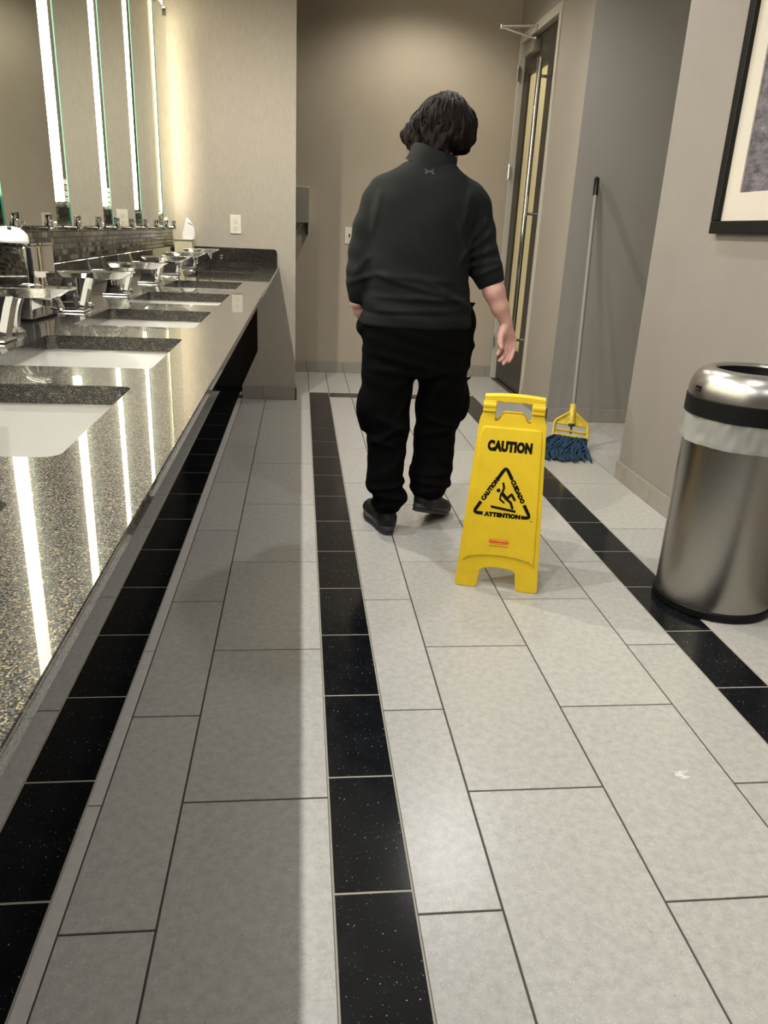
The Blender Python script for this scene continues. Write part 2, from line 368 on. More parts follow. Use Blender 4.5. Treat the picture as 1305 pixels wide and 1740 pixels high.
SN = ['white basin mostly cut off at the left edge, nearest the viewer', 'nearest fully seen white rectangular basin sunk in black counter', 'second nearest white basin sunk in the counter, faucet right beside the chrome box',
      'third white basin along the counter from the viewer', 'fourth white basin along the counter from the viewer', 'third basin from the far end of the counter',
      'second to last basin, before the far end of the counter', 'farthest basin, next to the end wall splash']
for i, (a, b) in enumerate(SINKS):
    cx, cy, hx, hy = (SX0+SX1)/2, (a+b)/2, (SX1-SX0)/2, (b-a)/2
    s = empty('undermount_sink', (cx, cy, ZC - .17), (0, 0, 0), SN[i], 'sink', 'undermount basins of the vanity')
    bm = bmesh.new(); zt = ZC - .0305
    R = [rrect(0, 0, hx + .02, hy + .02, .03, zt), rrect(0, 0, hx + .004, hy + .004, .02, zt), rrect(0, 0, hx + .002, hy + .002, .022, zt - .008),
         rrect(0, 0, hx - .008, hy - .008, .03, zt - .07), rrect(0, 0, hx - .025, hy - .025, .045, zt - .118), rrect(0, 0, hx - .06, hy - .06, .06, zt - .132), rrect(0, 0, .03, .03, .029, zt - .137),
         ]
    Ro = [rrect(0, 0, .03, .03, .029, zt - .15), rrect(0, 0, hx - .04, hy - .04, .05, zt - .143), rrect(0, 0, hx + .008, hy + .008, .03, zt - .07), rrect(0, 0, hx + .02, hy + .02, .03, zt - .008)]
    rr = [[(x, y, z - (ZC - .17)) for x, y, z in q] for q in R + Ro]
    V = rings_mesh(bm, rr, False, False)
    n = len(V[0])
    for k in range(n): bm.faces.new((V[-1][k], V[-1][(k+1) % n], V[0][(k+1) % n], V[0][k]))
    bm_obj('bowl', bm, m_porc, s, True)
    bm = bmesh.new(); lathe(bm, [(.0, -.003), (.028, -.003), (.031, 0.001), (.026, .0035), (.012, .002), (0.0, .002)], 20, 0, 0, False, False)
    d = bm_obj('drain', bm, m_chrome, s, True); d.location = (0, 0, zt - .137 - (ZC - .17))

# ------------------------------------------------------------------ faucets and soap spouts
FY = [1.06, 1.66, 2.26, 2.82, 3.42, 3.98, 4.62]
FL = ['chrome box-shaped faucet left of the nearest basin, out at the picture edge', 'nearest chrome block faucet in view, at the left picture edge', 'second chrome block faucet, with a bright slanted column beside the chrome box',
      'third chrome block faucet along the counter', 'fourth chrome block faucet along the counter', 'second to last chrome faucet along the counter', 'farthest chrome faucet, by the end wall']
GL = ['curved chrome soap spout left of the nearest basin, out at the picture edge', 'nearest curved chrome soap spout, under the arm of the nearest faucet', 'curved chrome soap spout behind the second faucet',
      'curved chrome soap spout behind the third faucet', 'curved chrome soap spout behind the fourth faucet', 'curved chrome soap spout behind the second to last faucet', 'curved chrome soap spout behind the farthest faucet']
def faucet_parts():
    w2 = .033; P = {}
    b = bmesh.new()      # column, seen from the side: flares outwards at its head
    def ring(x0, x1, hw, z, c=.010): return [(x0, -hw + .003, z), (x0 + .003, -hw, z), (x1 - c, -hw, z), (x1, -hw + c*1.3, z), (x1, hw - c*1.3, z), (x1 - c, hw, z), (x0 + .003, hw, z), (x0, hw - .003, z)]
    rings_mesh(b, [ring(-.024, .048, w2, 0), ring(-.020, .050, w2 - .001, .012), ring(-.004, .066, w2 - .002, .070), ring(.002, .074, w2 - .002, .092), ring(-.012, .078, w2 - .004, .1035)])
    P['column'] = b
    b = bmesh.new()      # arm: flat slab with tapered underside
    R = []
    for x, hw, z0, z1 in ((-.014, .026, .1036, .107), (.060, .030, .096, .109), (.085, .030, .089, .110), (.150, .030, .091, .111), (.186, .030, .1075, .111)):
        R.append([(x, -hw, z1), (x, hw, z1), (x, hw * .82, z0), (x, -hw * .82, z0)])
    rings_mesh(b, R); bmesh.ops.bevel(b, geom=b.edges[:], offset=.0012, segments=1, affect='EDGES'); P['arm'] = b
    b = bmesh.new(); add_bbox(b, -.030, .054, -w2 - .004, w2 + .004, 0, .005, .002, seg=1); P['base_plate'] = b
    b = bmesh.new(); lathe(b, [(.010, -.012), (.011, 0)], 14, .135, 0); P['outlet'] = b
    return P
FM = {}
for k, b in faucet_parts().items():
    me = bpy.data.meshes.new(k); bmesh.ops.recalc_face_normals(b, faces=b.faces); b.to_mesh(me); b.free(); me.materials.append(m_chrome)
    if k == 'outlet': me.transform(Matrix.Translation((0, 0, .087)))
    FM[k] = me
# soap spout meshes
b = bmesh.new(); lathe(b, [(.001, 0), (.027, 0), (.028, .006), (.022, .011), (.018, .016), (.001, .016)], 24, 0, 0, False, False)
me = bpy.data.meshes.new('flange'); b.to_mesh(me); b.free(); me.materials.append(m_chrome); shade(me); G_fl = me
b = bmesh.new(); pts = []; rad = []
for i in range(15):
    t = i / 14; a = PI * t * .95
    pts.append((.0 + .048*(1 - math.cos(a)) + .012*t, 0, .012 + .045*min(1, t*3) + .040*math.sin(a) + .0)); rad.append(.019 - .0125*t**.8)
tube(b, pts, rad, 14)
me = bpy.data.meshes.new('spout'); b.to_mesh(me); b.free(); me.materials.append(m_chrome); shade(me, 60); G_sp = me
b = bmesh.new(); e = pts[-1]; lathe(b, [(.0075, 0), (.009, -.004), (.006, -.012), (.004, -.013)], 12, e[0], 0, M=Matrix.Translation((0, 0, e[2] + .002)))
me = bpy.data.meshes.new('nozzle'); b.to_mesh(me); b.free(); me.materials.append(m_chrome); shade(me); G_nz = me
for i, y in enumerate(FY):
    f = empty('faucet', (-.645, y, ZC), (0, 0, 0), FL[i], 'faucet', 'chrome faucets along the counter')
    for k, me in FM.items(): new_obj(k, me, None, f)
    g = empty('soap_spout', (-.628, y + .115, ZC), (0, 0, 0), GL[i], 'soap dispenser', 'curved soap spouts along the counter')
    for k, me in (('flange', G_fl), ('spout', G_sp), ('nozzle', G_nz)): new_obj(k, me, None, g)

# ------------------------------------------------------------------ mirrors, clips, strip lights
XM = -0.775; ZM0, ZM1 = 1.108, 2.262
gaps = [(.22, .38), (.84, 1.0), (1.46, 1.615), (2.08, 2.235), (2.70, 2.86), (3.32, 3.47), (3.94, 4.10), (4.57, 4.72)]
pan = [(-.25, .22)] + [(gaps[i][1], gaps[i+1][0]) for i in range(7)] + [(4.72, 5.15)]
PL = ['mirror panel beside the camera, outside the left picture edge, first', 'mirror panel outside the left picture edge, second', 'mirror panel outside the left picture edge, third', 'mirror panel outside the left picture edge, fourth',
      'large mirror panel at the left edge, reflecting grey wall and a light switch plate', 'mirror panel between the first and second glowing strips', 'mirror panel between the second and third glowing strips, reflecting a socket', 'mirror panel right of the third glowing strip',
      'narrow last mirror panel, nearest the end wall']
clip_m = {}
b = bmesh.new(); lathe(b, [(.008, -.044), (.008, 0)], 12, 0, 0, M=Matrix.Rotation(PI/2, 4, 'Y')); clip_m['stem'] = b
b = bmesh.new(); lathe(b, [(.003, .0), (.015, .001), (.017, .005), (.012, .010), (.003, .012)], 16, 0, 0, M=Matrix.Rotation(PI/2, 4, 'Y')); tube(b, [(.005, 0, .012), (.006, 0, .022), (.004, 0, .030)], [.0045, .0055, .007], 8); clip_m['knob'] = b
b = bmesh.new(); tube(b, [(.006, 0, -.012), (.004, .012, -.008), (.002, .045, .002), (.002, .062, .006)], [.006, .006, .007, .004], 8); clip_m['foot'] = b
for k, b in clip_m.items():
    me = bpy.data.meshes.new(k); bmesh.ops.recalc_face_normals(b, faces=b.faces); b.to_mesh(me); b.free(); me.materials.append(m_chrome); shade(me); clip_m[k] = me
for i, (a, b_) in enumerate(pan):
    p = empty('mirror_panel', (XM, (a+b_)/2, ZM0), (0, 0, 0), PL[i], 'mirror', 'frameless mirror panels above the counter')
    bm = bmesh.new(); add_box(bm, -.004, 0, a - (a+b_)/2 + .0012, b_ - (a+b_)/2 - .0012, 0.0012, ZM1 - ZM0 - .0012); bm_obj('glass', bm, m_mirror, p)
    bm = bmesh.new(); hy = (b_-a)/2
    for q in ((-.0042, -.0002, -hy, -hy + .0011, 0, ZM1 - ZM0), (-.0042, -.0002, hy - .0011, hy, 0, ZM1 - ZM0), (-.0042, -.0002, -hy + .0011, hy - .0011, 0, .0011), (-.0042, -.0002, -hy + .0011, hy - .0011, ZM1 - ZM0 - .0011, ZM1 - ZM0)): add_box(bm, *q)
    bm_obj('polished_edge', bm, m_green, p)
    ys = (-hy + .075, hy - .09) if i < 8 else (-hy + .09, hy - .05)
    for zz in (0.004, ZM1 - ZM0 - .01):
        for y in ys:
            c = empty('clip', (0.001, y, zz)); c.parent = p
            for k, me in clip_m.items():
                o = new_obj(k, me, None, c)
                if k == 'stem': o.location = (-.002, 0, -.010)
                if zz > .5: o.scale = (1, 1, -1)
                if zz > .5 and k == 'stem': o.location = (-.002, 0, .010)
LB = ['vertical light strip far outside the left picture edge', 'vertical light strip outside the left picture edge', 'vertical light strip just outside the left picture edge', 'glowing vertical light strip at the very left picture edge', 'widest glowing vertical light strip, leftmost of the three bright ones', 'middle one of the three bright vertical light strips', 'rightmost of the three bright vertical light strips', 'thin unlit strip fixture behind the mirror edge, right of the bright ones']
for i, (a, b_) in enumerate(gaps):
    s = empty('wall_light', (XL + .008, (a+b_)/2, 1.18), (0, 0, 0), LB[i], 'light', 'strip lights between the mirrors')
    hy = (b_-a)/2 - .007
    bm = bmesh.new(); add_box(bm, 0, .010, -hy, hy, 0, 1.15); bm_obj('housing', bm, m_alu, s)
    bm = bmesh.new(); add_bbox(bm, .010, .036, -hy + .001, hy - .004, .004, 1.146, .004, seg=1); bm_obj('diffuser', bm, m_led if i < 7 else m_led_off, s)
s = empty('wall_light', (XL + .008, 5.085, 1.18), (0, 0, 0), 'strip light hidden behind the last mirror, washing the end wall', 'light', 'strip lights between the mirrors')
bm = bmesh.new(); add_box(bm, 0, .006, -.03, .03, 0, 1.15); bm_obj('housing', bm, m_alu, s)
bm = bmesh.new(); add_box(bm, .0062, .036, -.035, .030, .004, 1.146); bm_obj('diffuser', bm, m_led_h, s)

# ------------------------------------------------------------------ things on the counter
bx = empty('tissue_box', (-.722, 2.085, ZC), (0, 0, math.radians(-6)), 'square chrome tissue box standing behind the nearest faucet', 'tissue box')
bm = bmesh.new(); add_bbox(bm, -.078, .078, -.08, .08, 0.004, .176, .006); bm_obj('body', bm, m_chrome, bx, True)
bm = bmesh.new(); rings_mesh(bm, [rrect(0, 0, .082, .084, .012, z) for z in (.1765, .182)]); bm_obj('lid', bm, m_chrome, bx, True)
bm = bmesh.new(); rings_mesh(bm, [rrect(0, 0, .074, .076, .006, z) for z in (0.0, .0038)]); bm_obj('foot', bm, m_rubber, bx)
def tissue(name, loc, pts_r, label, hgt, seed, lean=(0, 0), sc=1):
    random.seed(seed); bm = bmesh.new(); n = 28; R = []
    for k in range(9):
        t = k / 8
        R.append([(math.cos(2*PI*i/n) * pts_r(t) * (1 + .09*math.sin(3*2*PI*i/n + 2*t + seed)) + lean[0]*t, math.sin(2*PI*i/n) * pts_r(t) * .55 * (1 + .08*math.cos(4*2*PI*i/n + seed)) + lean[1]*t,
                   hgt * t + .012*t*math.sin(2*2*PI*i/n + seed)) for i in range(n)])
    rings_mesh(bm, R, True, True); o = bm_obj(name, bm, m_tissue, None, True); o.location = loc
    tag(o, label, 'tissue'); return o
tissue('tissue', (-.725, 2.085, ZC + .1825), lambda t: .042*(1 - t**2)**.5 + .006, 'crumpled white tissue lying on the chrome box at the left edge', .024, 1, (.01, 0))
bx = empty('tissue_box', (-.735, 5.215, ZC), (0, 0, 0), 'small pale square tissue box in the far corner of the counter', 'tissue box')
bm = bmesh.new(); add_bbox(bm, -.055, .055, -.055, .055, 0.0, .135, .004); bm_obj('body', bm, mat('cream_card', (0.62, 0.58, 0.36), .6), bx)
bm = bmesh.new(); add_bbox(bm, -.058, .058, -.058, .058, 0.1355, .147, .003); bm_obj('lid', bm, m_steel2, bx)
# pointed sheet pulled up
bm = bmesh.new(); R = []
for t, hw, cxo in ((0, .034, 0), (.25, .036, .004), (.5, .030, .008), (.75, .019, .008), (.92, .010, .004), (1, .003, .0)):
    R.append([(cxo + hw*math.cos(a) * (1 + .25*math.cos(3*a)), .5*hw*math.sin(a) * (1 + .3*math.sin(2*a)), .125*t) for a in [2*PI*i/18 for i in range(18)]])
rings_mesh(bm, R)
tube(bm, [(.008, 0, .10), (.028, .002, .090), (.048, .004, .078)], [.016, .014, .003], 8, flat=.25)
o = bm_obj('tissue', bm, m_tissue, None, True); o.location = (-.715, 5.215, ZC + .1475); tag(o, 'white pointed tissue sticking up from the far corner box', 'tissue')

# ------------------------------------------------------------------ sockets, switch, dispenser
def outlet(loc, label, cat, sockets=True, name='power_outlet', w_=.070, h_=.114):
    p = empty(name, loc, (0, 0, 0), label, cat)
    bm = bmesh.new(); add_bbox(bm, -w_/2, w_/2, -.006, 0, -h_/2, h_/2, .002); bm_obj('cover_plate', bm, m_white, p)
    if sockets:
        for z in (.021, -.021):
            bm = bmesh.new(); lathe(bm, [(.0165, 0), (.0165, .002)], 20, 0, 0, M=Matrix.Translation((0, -.006, z)) @ Matrix.Rotation(PI/2, 4, 'X')); s = bm_obj('socket', bm, m_white, p)
            bm = bmesh.new()
            add_box(bm, -.0075, -.0055, -.0088, -.0079, z - .002, z + .007); add_box(bm, .0055, .0075, -.0088, -.0079, z - .002, z + .007)
            lathe(bm, [(.0025, 0), (.0025, .0008)], 8, 0, 0, M=Matrix.Translation((0, -.008, z - .008)) @ Matrix.Rotation(PI/2, 4, 'X')); bm_obj('slots', bm, m_slot, s)
    else:
        bm = bmesh.new(); add_bbox(bm, -.006, .006, -.0085, -.0062, -.013, .013, .001); bm_obj('toggle', bm, m_slot, p)
    return p
outlet((-.421, YE - .0005, 1.139), 'white duplex power outlet on the end wall above the counter', 'outlet')
outlet((.385, YBK - .0005, 1.095), 'pale wall plate on the back wall beside the worker\'s arm', 'wall plate', False, 'wall_plate', .075, .125)
p = empty('hand_dryer', (-.03, YBK, 1.25), (0, 0, 0), 'satin steel dispenser with slanted louvred base on the back wall, half hidden', 'dispenser')
bm = bmesh.new(); prism(bm, [(-.13, .184), (0, .184), (0, -.075), (-.05, -.165), (-.13, -.165)], -.13, 0, 'X')
bm.free(); bm = bmesh.new()
add_bbox(bm, -.13, .094, -.13, -.001, -.075, .184, .006); bm_obj('housing', bm, m_steel2, p)
bm = bmesh.new(); prism(bm, [(-.13, -.0755), (.052, -.0755), (-.02, -.165), (-.13, -.165)], -.12, -.001); bm_obj('louvre_base', bm, m_steel2, p)
for k in range(6):
    bm = bmesh.new(); add_box(bm, -.128, .046 - k*.0125, -.124, -.1202, -.086 - k*.013, -.080 - k*.013); bm_obj('louvre', bm, m_black, p)
bm = bmesh.new(); add_box(bm, .074, .084, -.10, -.001, -.165, -.076); bm_obj('bracket', bm, m_black, p)

# ------------------------------------------------------------------ door
d = empty('door_1', (XR, 5.93, 0), kind='structure')
def dl(o): o.matrix_parent_inverse = Matrix.Translation((-XR, -5.93, 0)); return o
bm = bmesh.new(); a, b_ = 5.44, 6.42
for q in ((XR - .012, 1.706, a + .0005, a + .045, 0.001, 2.549), (XR - .012, 1.706, b_ - .035, b_ - .0005, 0.001, 2.549), (XR - .012, 1.706, a + .0455, b_ - .0355, 2.49, 2.549)): add_bbox(bm, *q, .003, seg=1)
dl(bm_obj('frame', bm, m_frame, d))
leaf = empty('leaf', (0, 0, 0)); leaf.parent = d; leaf.matrix_parent_inverse = Matrix.Translation((-XR, -5.93, 0))
LA, LBb = 5.49, 6.38
bm = bmesh.new()
for q in ((1.66, 1.704, LA, 5.76, .012, 2.484), (1.66, 1.704, 6.235, LBb, .012, 2.484), (1.66, 1.704, 5.76, 6.235, 2.27, 2.484), (1.66, 1.704, 5.76, 6.235, .012, .31)): add_box(bm, *q)
bm_obj('panel_frame', bm, m_bronze, leaf)
bm = bmesh.new(); add_box(bm, 1.676, 1.69, 5.76, 6.235, .31, 2.27); bm_obj('glass_pane', bm, m_frost, leaf)
bm = bmesh.new(); tube(bm, [(1.575, 5.66, z) for z in (.29, 1.3, 2.27)], .018, 16)
h = bm_obj('pull_bar', bm, m_chrome, leaf, True)
for z in (.42, 1.30, 2.16):
    bm = bmesh.new(); tube(bm, [(1.585, 5.66, z), (1.6595, 5.66, z)], .010, 12); bm_obj('standoff', bm, m_chrome, leaf, True)
bm = bmesh.new(); add_box(bm, 1.652, 1.6595, 5.52, 5.58, 1.28, 1.42); bm_obj('lock_plate', bm, m_steel2, leaf)
for z in (.32, 1.62, 2.30):
    bm = bmesh.new(); tube(bm, [(XR - .016, 6.395, z - .055), (XR - .016, 6.395, z + .055)], .009, 10); add_box(bm, XR - .0155, XR - .0125, 6.36, 6.41, z - .05, z + .05); dl(bm_obj('hinge', bm, m_chrome, d))
bm = bmesh.new(); add_bbox(bm, 1.60, 1.6595, 5.98, 6.20, 2.37, 2.445, .006); dl(bm_obj('closer_body', bm, m_steel2, d, True))
bm = bmesh.new(); tube(bm, [(1.628, 6.02, 2.452), (1.40, 6.12, 2.53)], .008, 8); tube(bm, [(1.40, 6.12, 2.532), (1.615, 5.95, 2.515)], .008, 8); tube(bm, [(1.40, 6.12, 2.518), (1.40, 6.12, 2.545)], .012, 10); tube(bm, [(1.628, 6.02, 2.445), (1.628, 6.02, 2.462)], .014, 10); dl(bm_obj('closer_arm', bm, m_steel2, d, True))

# ------------------------------------------------------------------ framed picture on the right wall
pf = empty('framed_picture', (XR, 2.56, 1.187), (0, 0, 0), 'large black framed picture with a cream mat on the right wall', 'picture')
FW, W2, HT = .047, .495, 1.15
bm = bmesh.new()
def fr(y0, y1, z0, z1): add_bbox(bm, -.032, -.001, y0, y1, z0, z1, .005, seg=2)
fr(-W2, W2, 0, FW); fr(-W2, W2, HT - FW, HT); fr(-W2, -W2 + FW, FW, HT - FW); fr(W2 - FW, W2, FW, HT - FW); bm_obj('frame', bm, m_black, pf)
bm = bmesh.new(); mw = .098
for q in ((-.014, -.008, -W2 + FW, W2 - FW, FW, FW + mw), (-.014, -.008, -W2 + FW, W2 - FW, HT - FW - mw, HT - FW), (-.014, -.008, -W2 + FW, -W2 + FW + mw, FW + mw, HT - FW - mw), (-.014, -.008, W2 - FW - mw, W2 - FW, FW + mw, HT - FW - mw)): add_box(bm, *q)
bm_obj('mat', bm, m_mat, pf)
m_art = mat('abstract_print', (0.16, 0.14, 0.155), 0.6)
nt = m_art.node_tree; B = nt.nodes['Principled BSDF']; tc = nt.nodes.new('ShaderNodeTexCoord')
mp = nt.nodes.new('ShaderNodeMapping'); mp.inputs['Scale'].default_value = (1, 2.2, 5); mp.inputs['Rotation'].default_value = (math.radians(14), 0, 0)
n = nt.nodes.new('ShaderNodeTexNoise'); n.inputs['Scale'].default_value = 5; n.inputs['Detail'].default_value = 8; n.inputs['Roughness'].default_value = .7
cr = nt.nodes.new('ShaderNodeValToRGB'); e = cr.color_ramp.elements; e[0].position = .36; e[0].color = (.025, .024, .027, 1); e[1].position = .75; e[1].color = (.42, .38, .42, 1)
x = e.new(.46); x.color = (.105, .095, .11, 1); x = e.new(.60); x.color = (.19, .165, .195, 1)
nt.links.new(tc.outputs['Object'], mp.inputs['Vector']); nt.links.new(mp.outputs['Vector'], n.inputs['Vector']); nt.links.new(n.outputs['Fac'], cr.inputs['Fac']); nt.links.new(cr.outputs['Color'], B.inputs['Base Color'])
bm = bmesh.new(); add_box(bm, -.0078, -.002, -W2 + FW + .0005, W2 - FW - .0005, FW + .0005, HT - FW - .0005); bm_obj('print', bm, m_art, pf)

# ------------------------------------------------------------------ bin
tr = empty('trash_can', (1.415, 2.235, 0), (0, 0, 0), 'round brushed steel waste bin with open domed lid by the right wall', 'trash can')
bm = bmesh.new(); lathe(bm, [(.188, 0), (.192, .004), (.192, .026), (.188, .030)], 72); bm_obj('base_ring', bm, m_rubber, tr, True)
bm = bmesh.new(); lathe(bm, [(.186, .0302), (.1865, .30), (.1865, .655), (.180, .655), (.180, .045), (.02, .04)], 96, cap0=False, cap1=False); bm_obj('body', bm, m_steel_b, tr, True)
bm = bmesh.new(); lathe(bm, [(.1925, .645), (.197, .648), (.1965, .700), (.1925, .702), (.188, .702), (.188, .645), (.1925, .645)], 96, cap0=False, cap1=False); bm_obj('lid_band', bm, m_rubber, tr, True)
bm = bmesh.new(); lathe(bm, [(.1935, .7025), (.193, .722), (.188, .745), (.178, .765), (.162, .781), (.146, .789), (.132, .790), (.126, .786), (.124, .778)], 96, cap0=False, cap1=False)
lid = bm_obj('domed_lid', bm, m_steel, tr, True)
bm = bmesh.new(); lathe(bm, [(.1235, .780), (.1225, .745), (.120, .735), (.150, .72), (.185, .703)], 64, cap0=False, cap1=False); bm_obj('inner_collar', bm, m_rubber, tr, True)
ba = 3.201; Mb = Matrix.Translation((.1925*math.cos(ba), .1925*math.sin(ba), .727)) @ Matrix.Rotation(ba, 4, 'Z')
bm = bmesh.new(); add_box(bm, -.003, .0022, -.0125, .0125, -.009, .009, Mb); bd = bm_obj('badge', bm, m_black, tr)
bm = bmesh.new(); add_box(bm, .0022, .0028, -.011, .011, -.003, .0005, Mb); add_box(bm, .0022, .0028, -.0125, .0125, -.0088, -.0070, Mb); bm_obj('badge_line', bm, m_steel2, bd)
bm = bmesh.new()
def wb(a, z): return .0025*math.sin(9*a + 40*z) + .0018*math.sin(23*a - 70*z) + .0012*math.sin(41*a)
lathe(bm, [(.183, .655), (.189, .652), (.192, .640), (.1935, .620), (.194, .60), (.1965, .578), (.198, .568), (.1955, .562), (.190, .566), (.1885, .60), (.188, .64)], 140, cap0=False, cap1=False, wob=wb)
o = bm_obj('bin_liner', bm, m_bag, None, True); o.location = (1.415, 2.235, 0); tag(o, 'clear white plastic liner folded over the rim of the steel bin', 'bin liner')

# ------------------------------------------------------------------ caution sign
sg = empty('caution_sign', (.672, 2.31, 0), (0, 0, -math.asin(.286)), 'yellow folding wet floor caution sign standing behind the worker', 'sign')
LEAN = math.atan(.2)
MF = Matrix.Rotation(-LEAN, 4, 'X')        # local: x right, y back, z up the board
def bentpoly(bm, pts, y0, y1, M): prism(bm, pts, y0, y1, 'Y', M)
def half(pts): return pts + [(-x, z) for x, z in reversed(pts)]
def board(bm, M):
    right = [(.0, .076), (.030, .074), (.052, .069), (.060, .062), (.066, .010), (.070, .0), (.134, .0), (.141, .006), (.126, .29), (.111, .572), (.099, .600), (.097, .622), (.060, .622), (.060, .574), (.052, .572), (.043, .582), (.036, .596), (.028, .600), (0, .600)]
    left = [(-x, z) for x, z in reversed(right)][1:-1]
    bentpoly(bm, right + left, 0, .010, M)
bm = bmesh.new(); board(bm, MF); bmesh.ops.bevel(bm, geom=bm.edges[:], offset=.002, segments=2, affect='EDGES'); bm_obj('front_board', bm, m_yel, sg)
bm = bmesh.new()
R_ = []
for off, y in ((0, 0.001), (.003, -.005), (.006, -.0062)):
    pts = [(-.122 + off, .092 + off), (-.105, .104), (-.06, .113), (0, .117), (.06, .113), (.105, .104), (.122 - off, .092 + off), (.116 - off, .25), (.1035 - off, .53), (.098 - off, .551 - off), (.088, .556 - off), (-.088, .556 - off), (-.098 + off, .551 - off), (-.1035 + off, .53), (-.116 + off, .25)]
    R_.append([MF @ Vector((x, y, z + (off if 0 < i < 6 else 0))) for i, (x, z) in enumerate(pts)])
rings_mesh(bm, R_); bm_obj('raised_panel', bm, m_yel, sg)
# rear board, splayed the other way
TOPY = .655 * math.tan(LEAN) ; 
MR = Matrix.Translation((0, 2*.655*math.sin(LEAN) + .022, 0)) @ Matrix.Rotation(LEAN, 4, 'X') @ Matrix.Rotation(PI, 4, 'Z')
bm = bmesh.new(); board(bm, MR); bm_obj('rear_board', bm, m_yel, sg)
bm = bmesh.new(); R_ = []
for i in range(13):
    t = -1 + 2*i/12; xx = .099*t; zt = .668 - .006*t*t; zb = .636 + (.0015*math.sin(t*22) if abs(t) < .62 else 0) - (.002 if abs(t) > .95 else 0)
    R_.append([MF @ Vector(p) for p in ((xx, -.006, zb + .003), (xx, -.008, zt - .010), (xx, -.001, zt - .001), (xx, .016, zt), (xx, .022, zt - .010), (xx, .020, zb + .002), (xx, .007, zb))])
rings_mesh(bm, R_); bm_obj('grip', bm, m_yel, sg, False)
for s_ in (-1, 1):
    bm = bmesh.new(); tube(bm, [(s_*.060, -.001, .624), (s_*.101, -.001, .624)], .0125, 14, MF); add_bbox(bm, min(s_*.058, s_*.102), max(s_*.058, s_*.102), -.009, .004, .602, .640, .003, MF, 1); bm_obj('hinge', bm, m_yel, sg)
# print on the board
def text_mesh(s, size, bold=0.0, xs=1.0):
    cu = bpy.data.curves.new('t', 'FONT'); cu.body = s; cu.size = size; cu.align_x = 'CENTER'; cu.align_y = 'CENTER'; cu.extrude = .0003; cu.offset = bold; cu.resolution_u = 3; cu.space_character = 1.0 + bold * 9
    o = bpy.data.objects.new('t', cu); C.objects.link(o)
    me = bpy.data.meshes.new_from_object(o.evaluated_get(bpy.context.evaluated_depsgraph_get())); bpy.data.objects.remove(o); bpy.data.curves.remove(cu)
    me.materials.clear(); me.transform(Matrix.Diagonal((xs, 1, 1, 1))); return me
def fit_text(s, width, height, bold):
    me = text_mesh(s, .1, bold * .1 / height * .72)
    xs = [v.co.x for v in me.vertices]; ys = [v.co.y for v in me.vertices]
    me.transform(Matrix.Translation((-(min(xs)+max(xs))/2, -(min(ys)+max(ys))/2, 0))); me.transform(Matrix.Diagonal((width/(max(xs)-min(xs)), height/(max(ys)-min(ys)), 1, 1))); return me
def place2d(name, me, m, u, v, ang=0, lift=.0066):
    """flat print lying on the raised panel of the front board"""
    M = MF @ Matrix.Translation((u, -lift, v)) @ Matrix.Rotation(PI/2, 4, 'X') @ Matrix.Rotation(ang, 4, 'Z')
    me.transform(M); return new_obj(name, me, m, sg)
place2d('lettering', fit_text('CAUTION', .148, .038, .0042), m_ink, -.001, .492)
def flat(poly, m, name, u=0, v=0, lift=.0066):
    b = bmesh.new(); 
    for p in poly: prism(b, p, -.0003, .0003, 'Z')
    me = bpy.data.meshes.new(name); bmesh.ops.recalc_face_normals(b, faces=b.faces); b.to_mesh(me); b.free(); return place2d(name, me, m, u, v, 0, lift)
A, Bq, Cq = (-.006, .424), (-.101, .261), (.091, .259)      # triangle corners
def seg(p, q, w_):
    dx, dy = q[0]-p[0], q[1]-p[1]; L = math.hypot(dx, dy); nx, ny = -dy/L*w_/2, dx/L*w_/2
    return [(p[0]+nx, p[1]+ny), (p[0]-nx, p[1]-ny), (q[0]-nx, q[1]-ny), (q[0]+nx, q[1]+ny)]
def lerp(p, q, t): return (p[0] + (q[0]-p[0])*t, p[1] + (q[1]-p[1])*t)
def corner(P, Q, R, t1, t2, r=.0135, w_=.0115):
    """thick stroke from Q side to R side with a rounded outer corner at P"""
    def unit(a, b): l = math.dist(a, b); return ((b[0]-a[0])/l, (b[1]-a[1])/l)
    u1, u2 = unit(P, Q), unit(P, R); ha = math.acos(u1[0]*u2[0] + u1[1]*u2[1]) / 2; bi = ((u1[0]+u2[0]), (u1[1]+u2[1])); l = math.hypot(*bi); bi = (bi[0]/l, bi[1]/l)
    inn = (P[0] + bi[0]*w_/2/math.sin(ha), P[1] + bi[1]*w_/2/math.sin(ha)); O = (P[0] - bi[0]*w_/2/math.sin(ha), P[1] - bi[1]*w_/2/math.sin(ha))
    def side(u):
        n_ = (-u[1], u[0]);  n_ = n_ if n_[0]*bi[0] + n_[1]*bi[1] > 0 else (-n_[0], -n_[1]); return n_
    n1, n2 = side(u1), side(u2); e1, e2 = lerp(P, Q, t1), lerp(P, R, t2)
    off = lambda p, n_, k: (p[0] + n_[0]*k, p[1] + n_[1]*k)
    rr = .030; a = (O[0] + u1[0]*rr, O[1] + u1[1]*rr); c = (O[0] + u2[0]*rr, O[1] + u2[1]*rr)
    outer = [off(e1, n1, -w_/2), a] + [((1-t)**2*a[0] + 2*t*(1-t)*O[0] + t*t*c[0], (1-t)**2*a[1] + 2*t*(1-t)*O[1] + t*t*c[1]) for t in (.15, .3, .4, .5, .6, .7, .85)] + [c, off(e2, n2, -w_/2)]
    inner = [off(e2, n2, w_/2), inn, off(e1, n1, w_/2)]
    b = bmesh.new(); prism(b, outer + inner, -.0003, .0003, 'Z'); me = bpy.data.meshes.new('triangle_corner'); bmesh.ops.recalc_face_normals(b, faces=b.faces); b.to_mesh(me); b.free(); return me
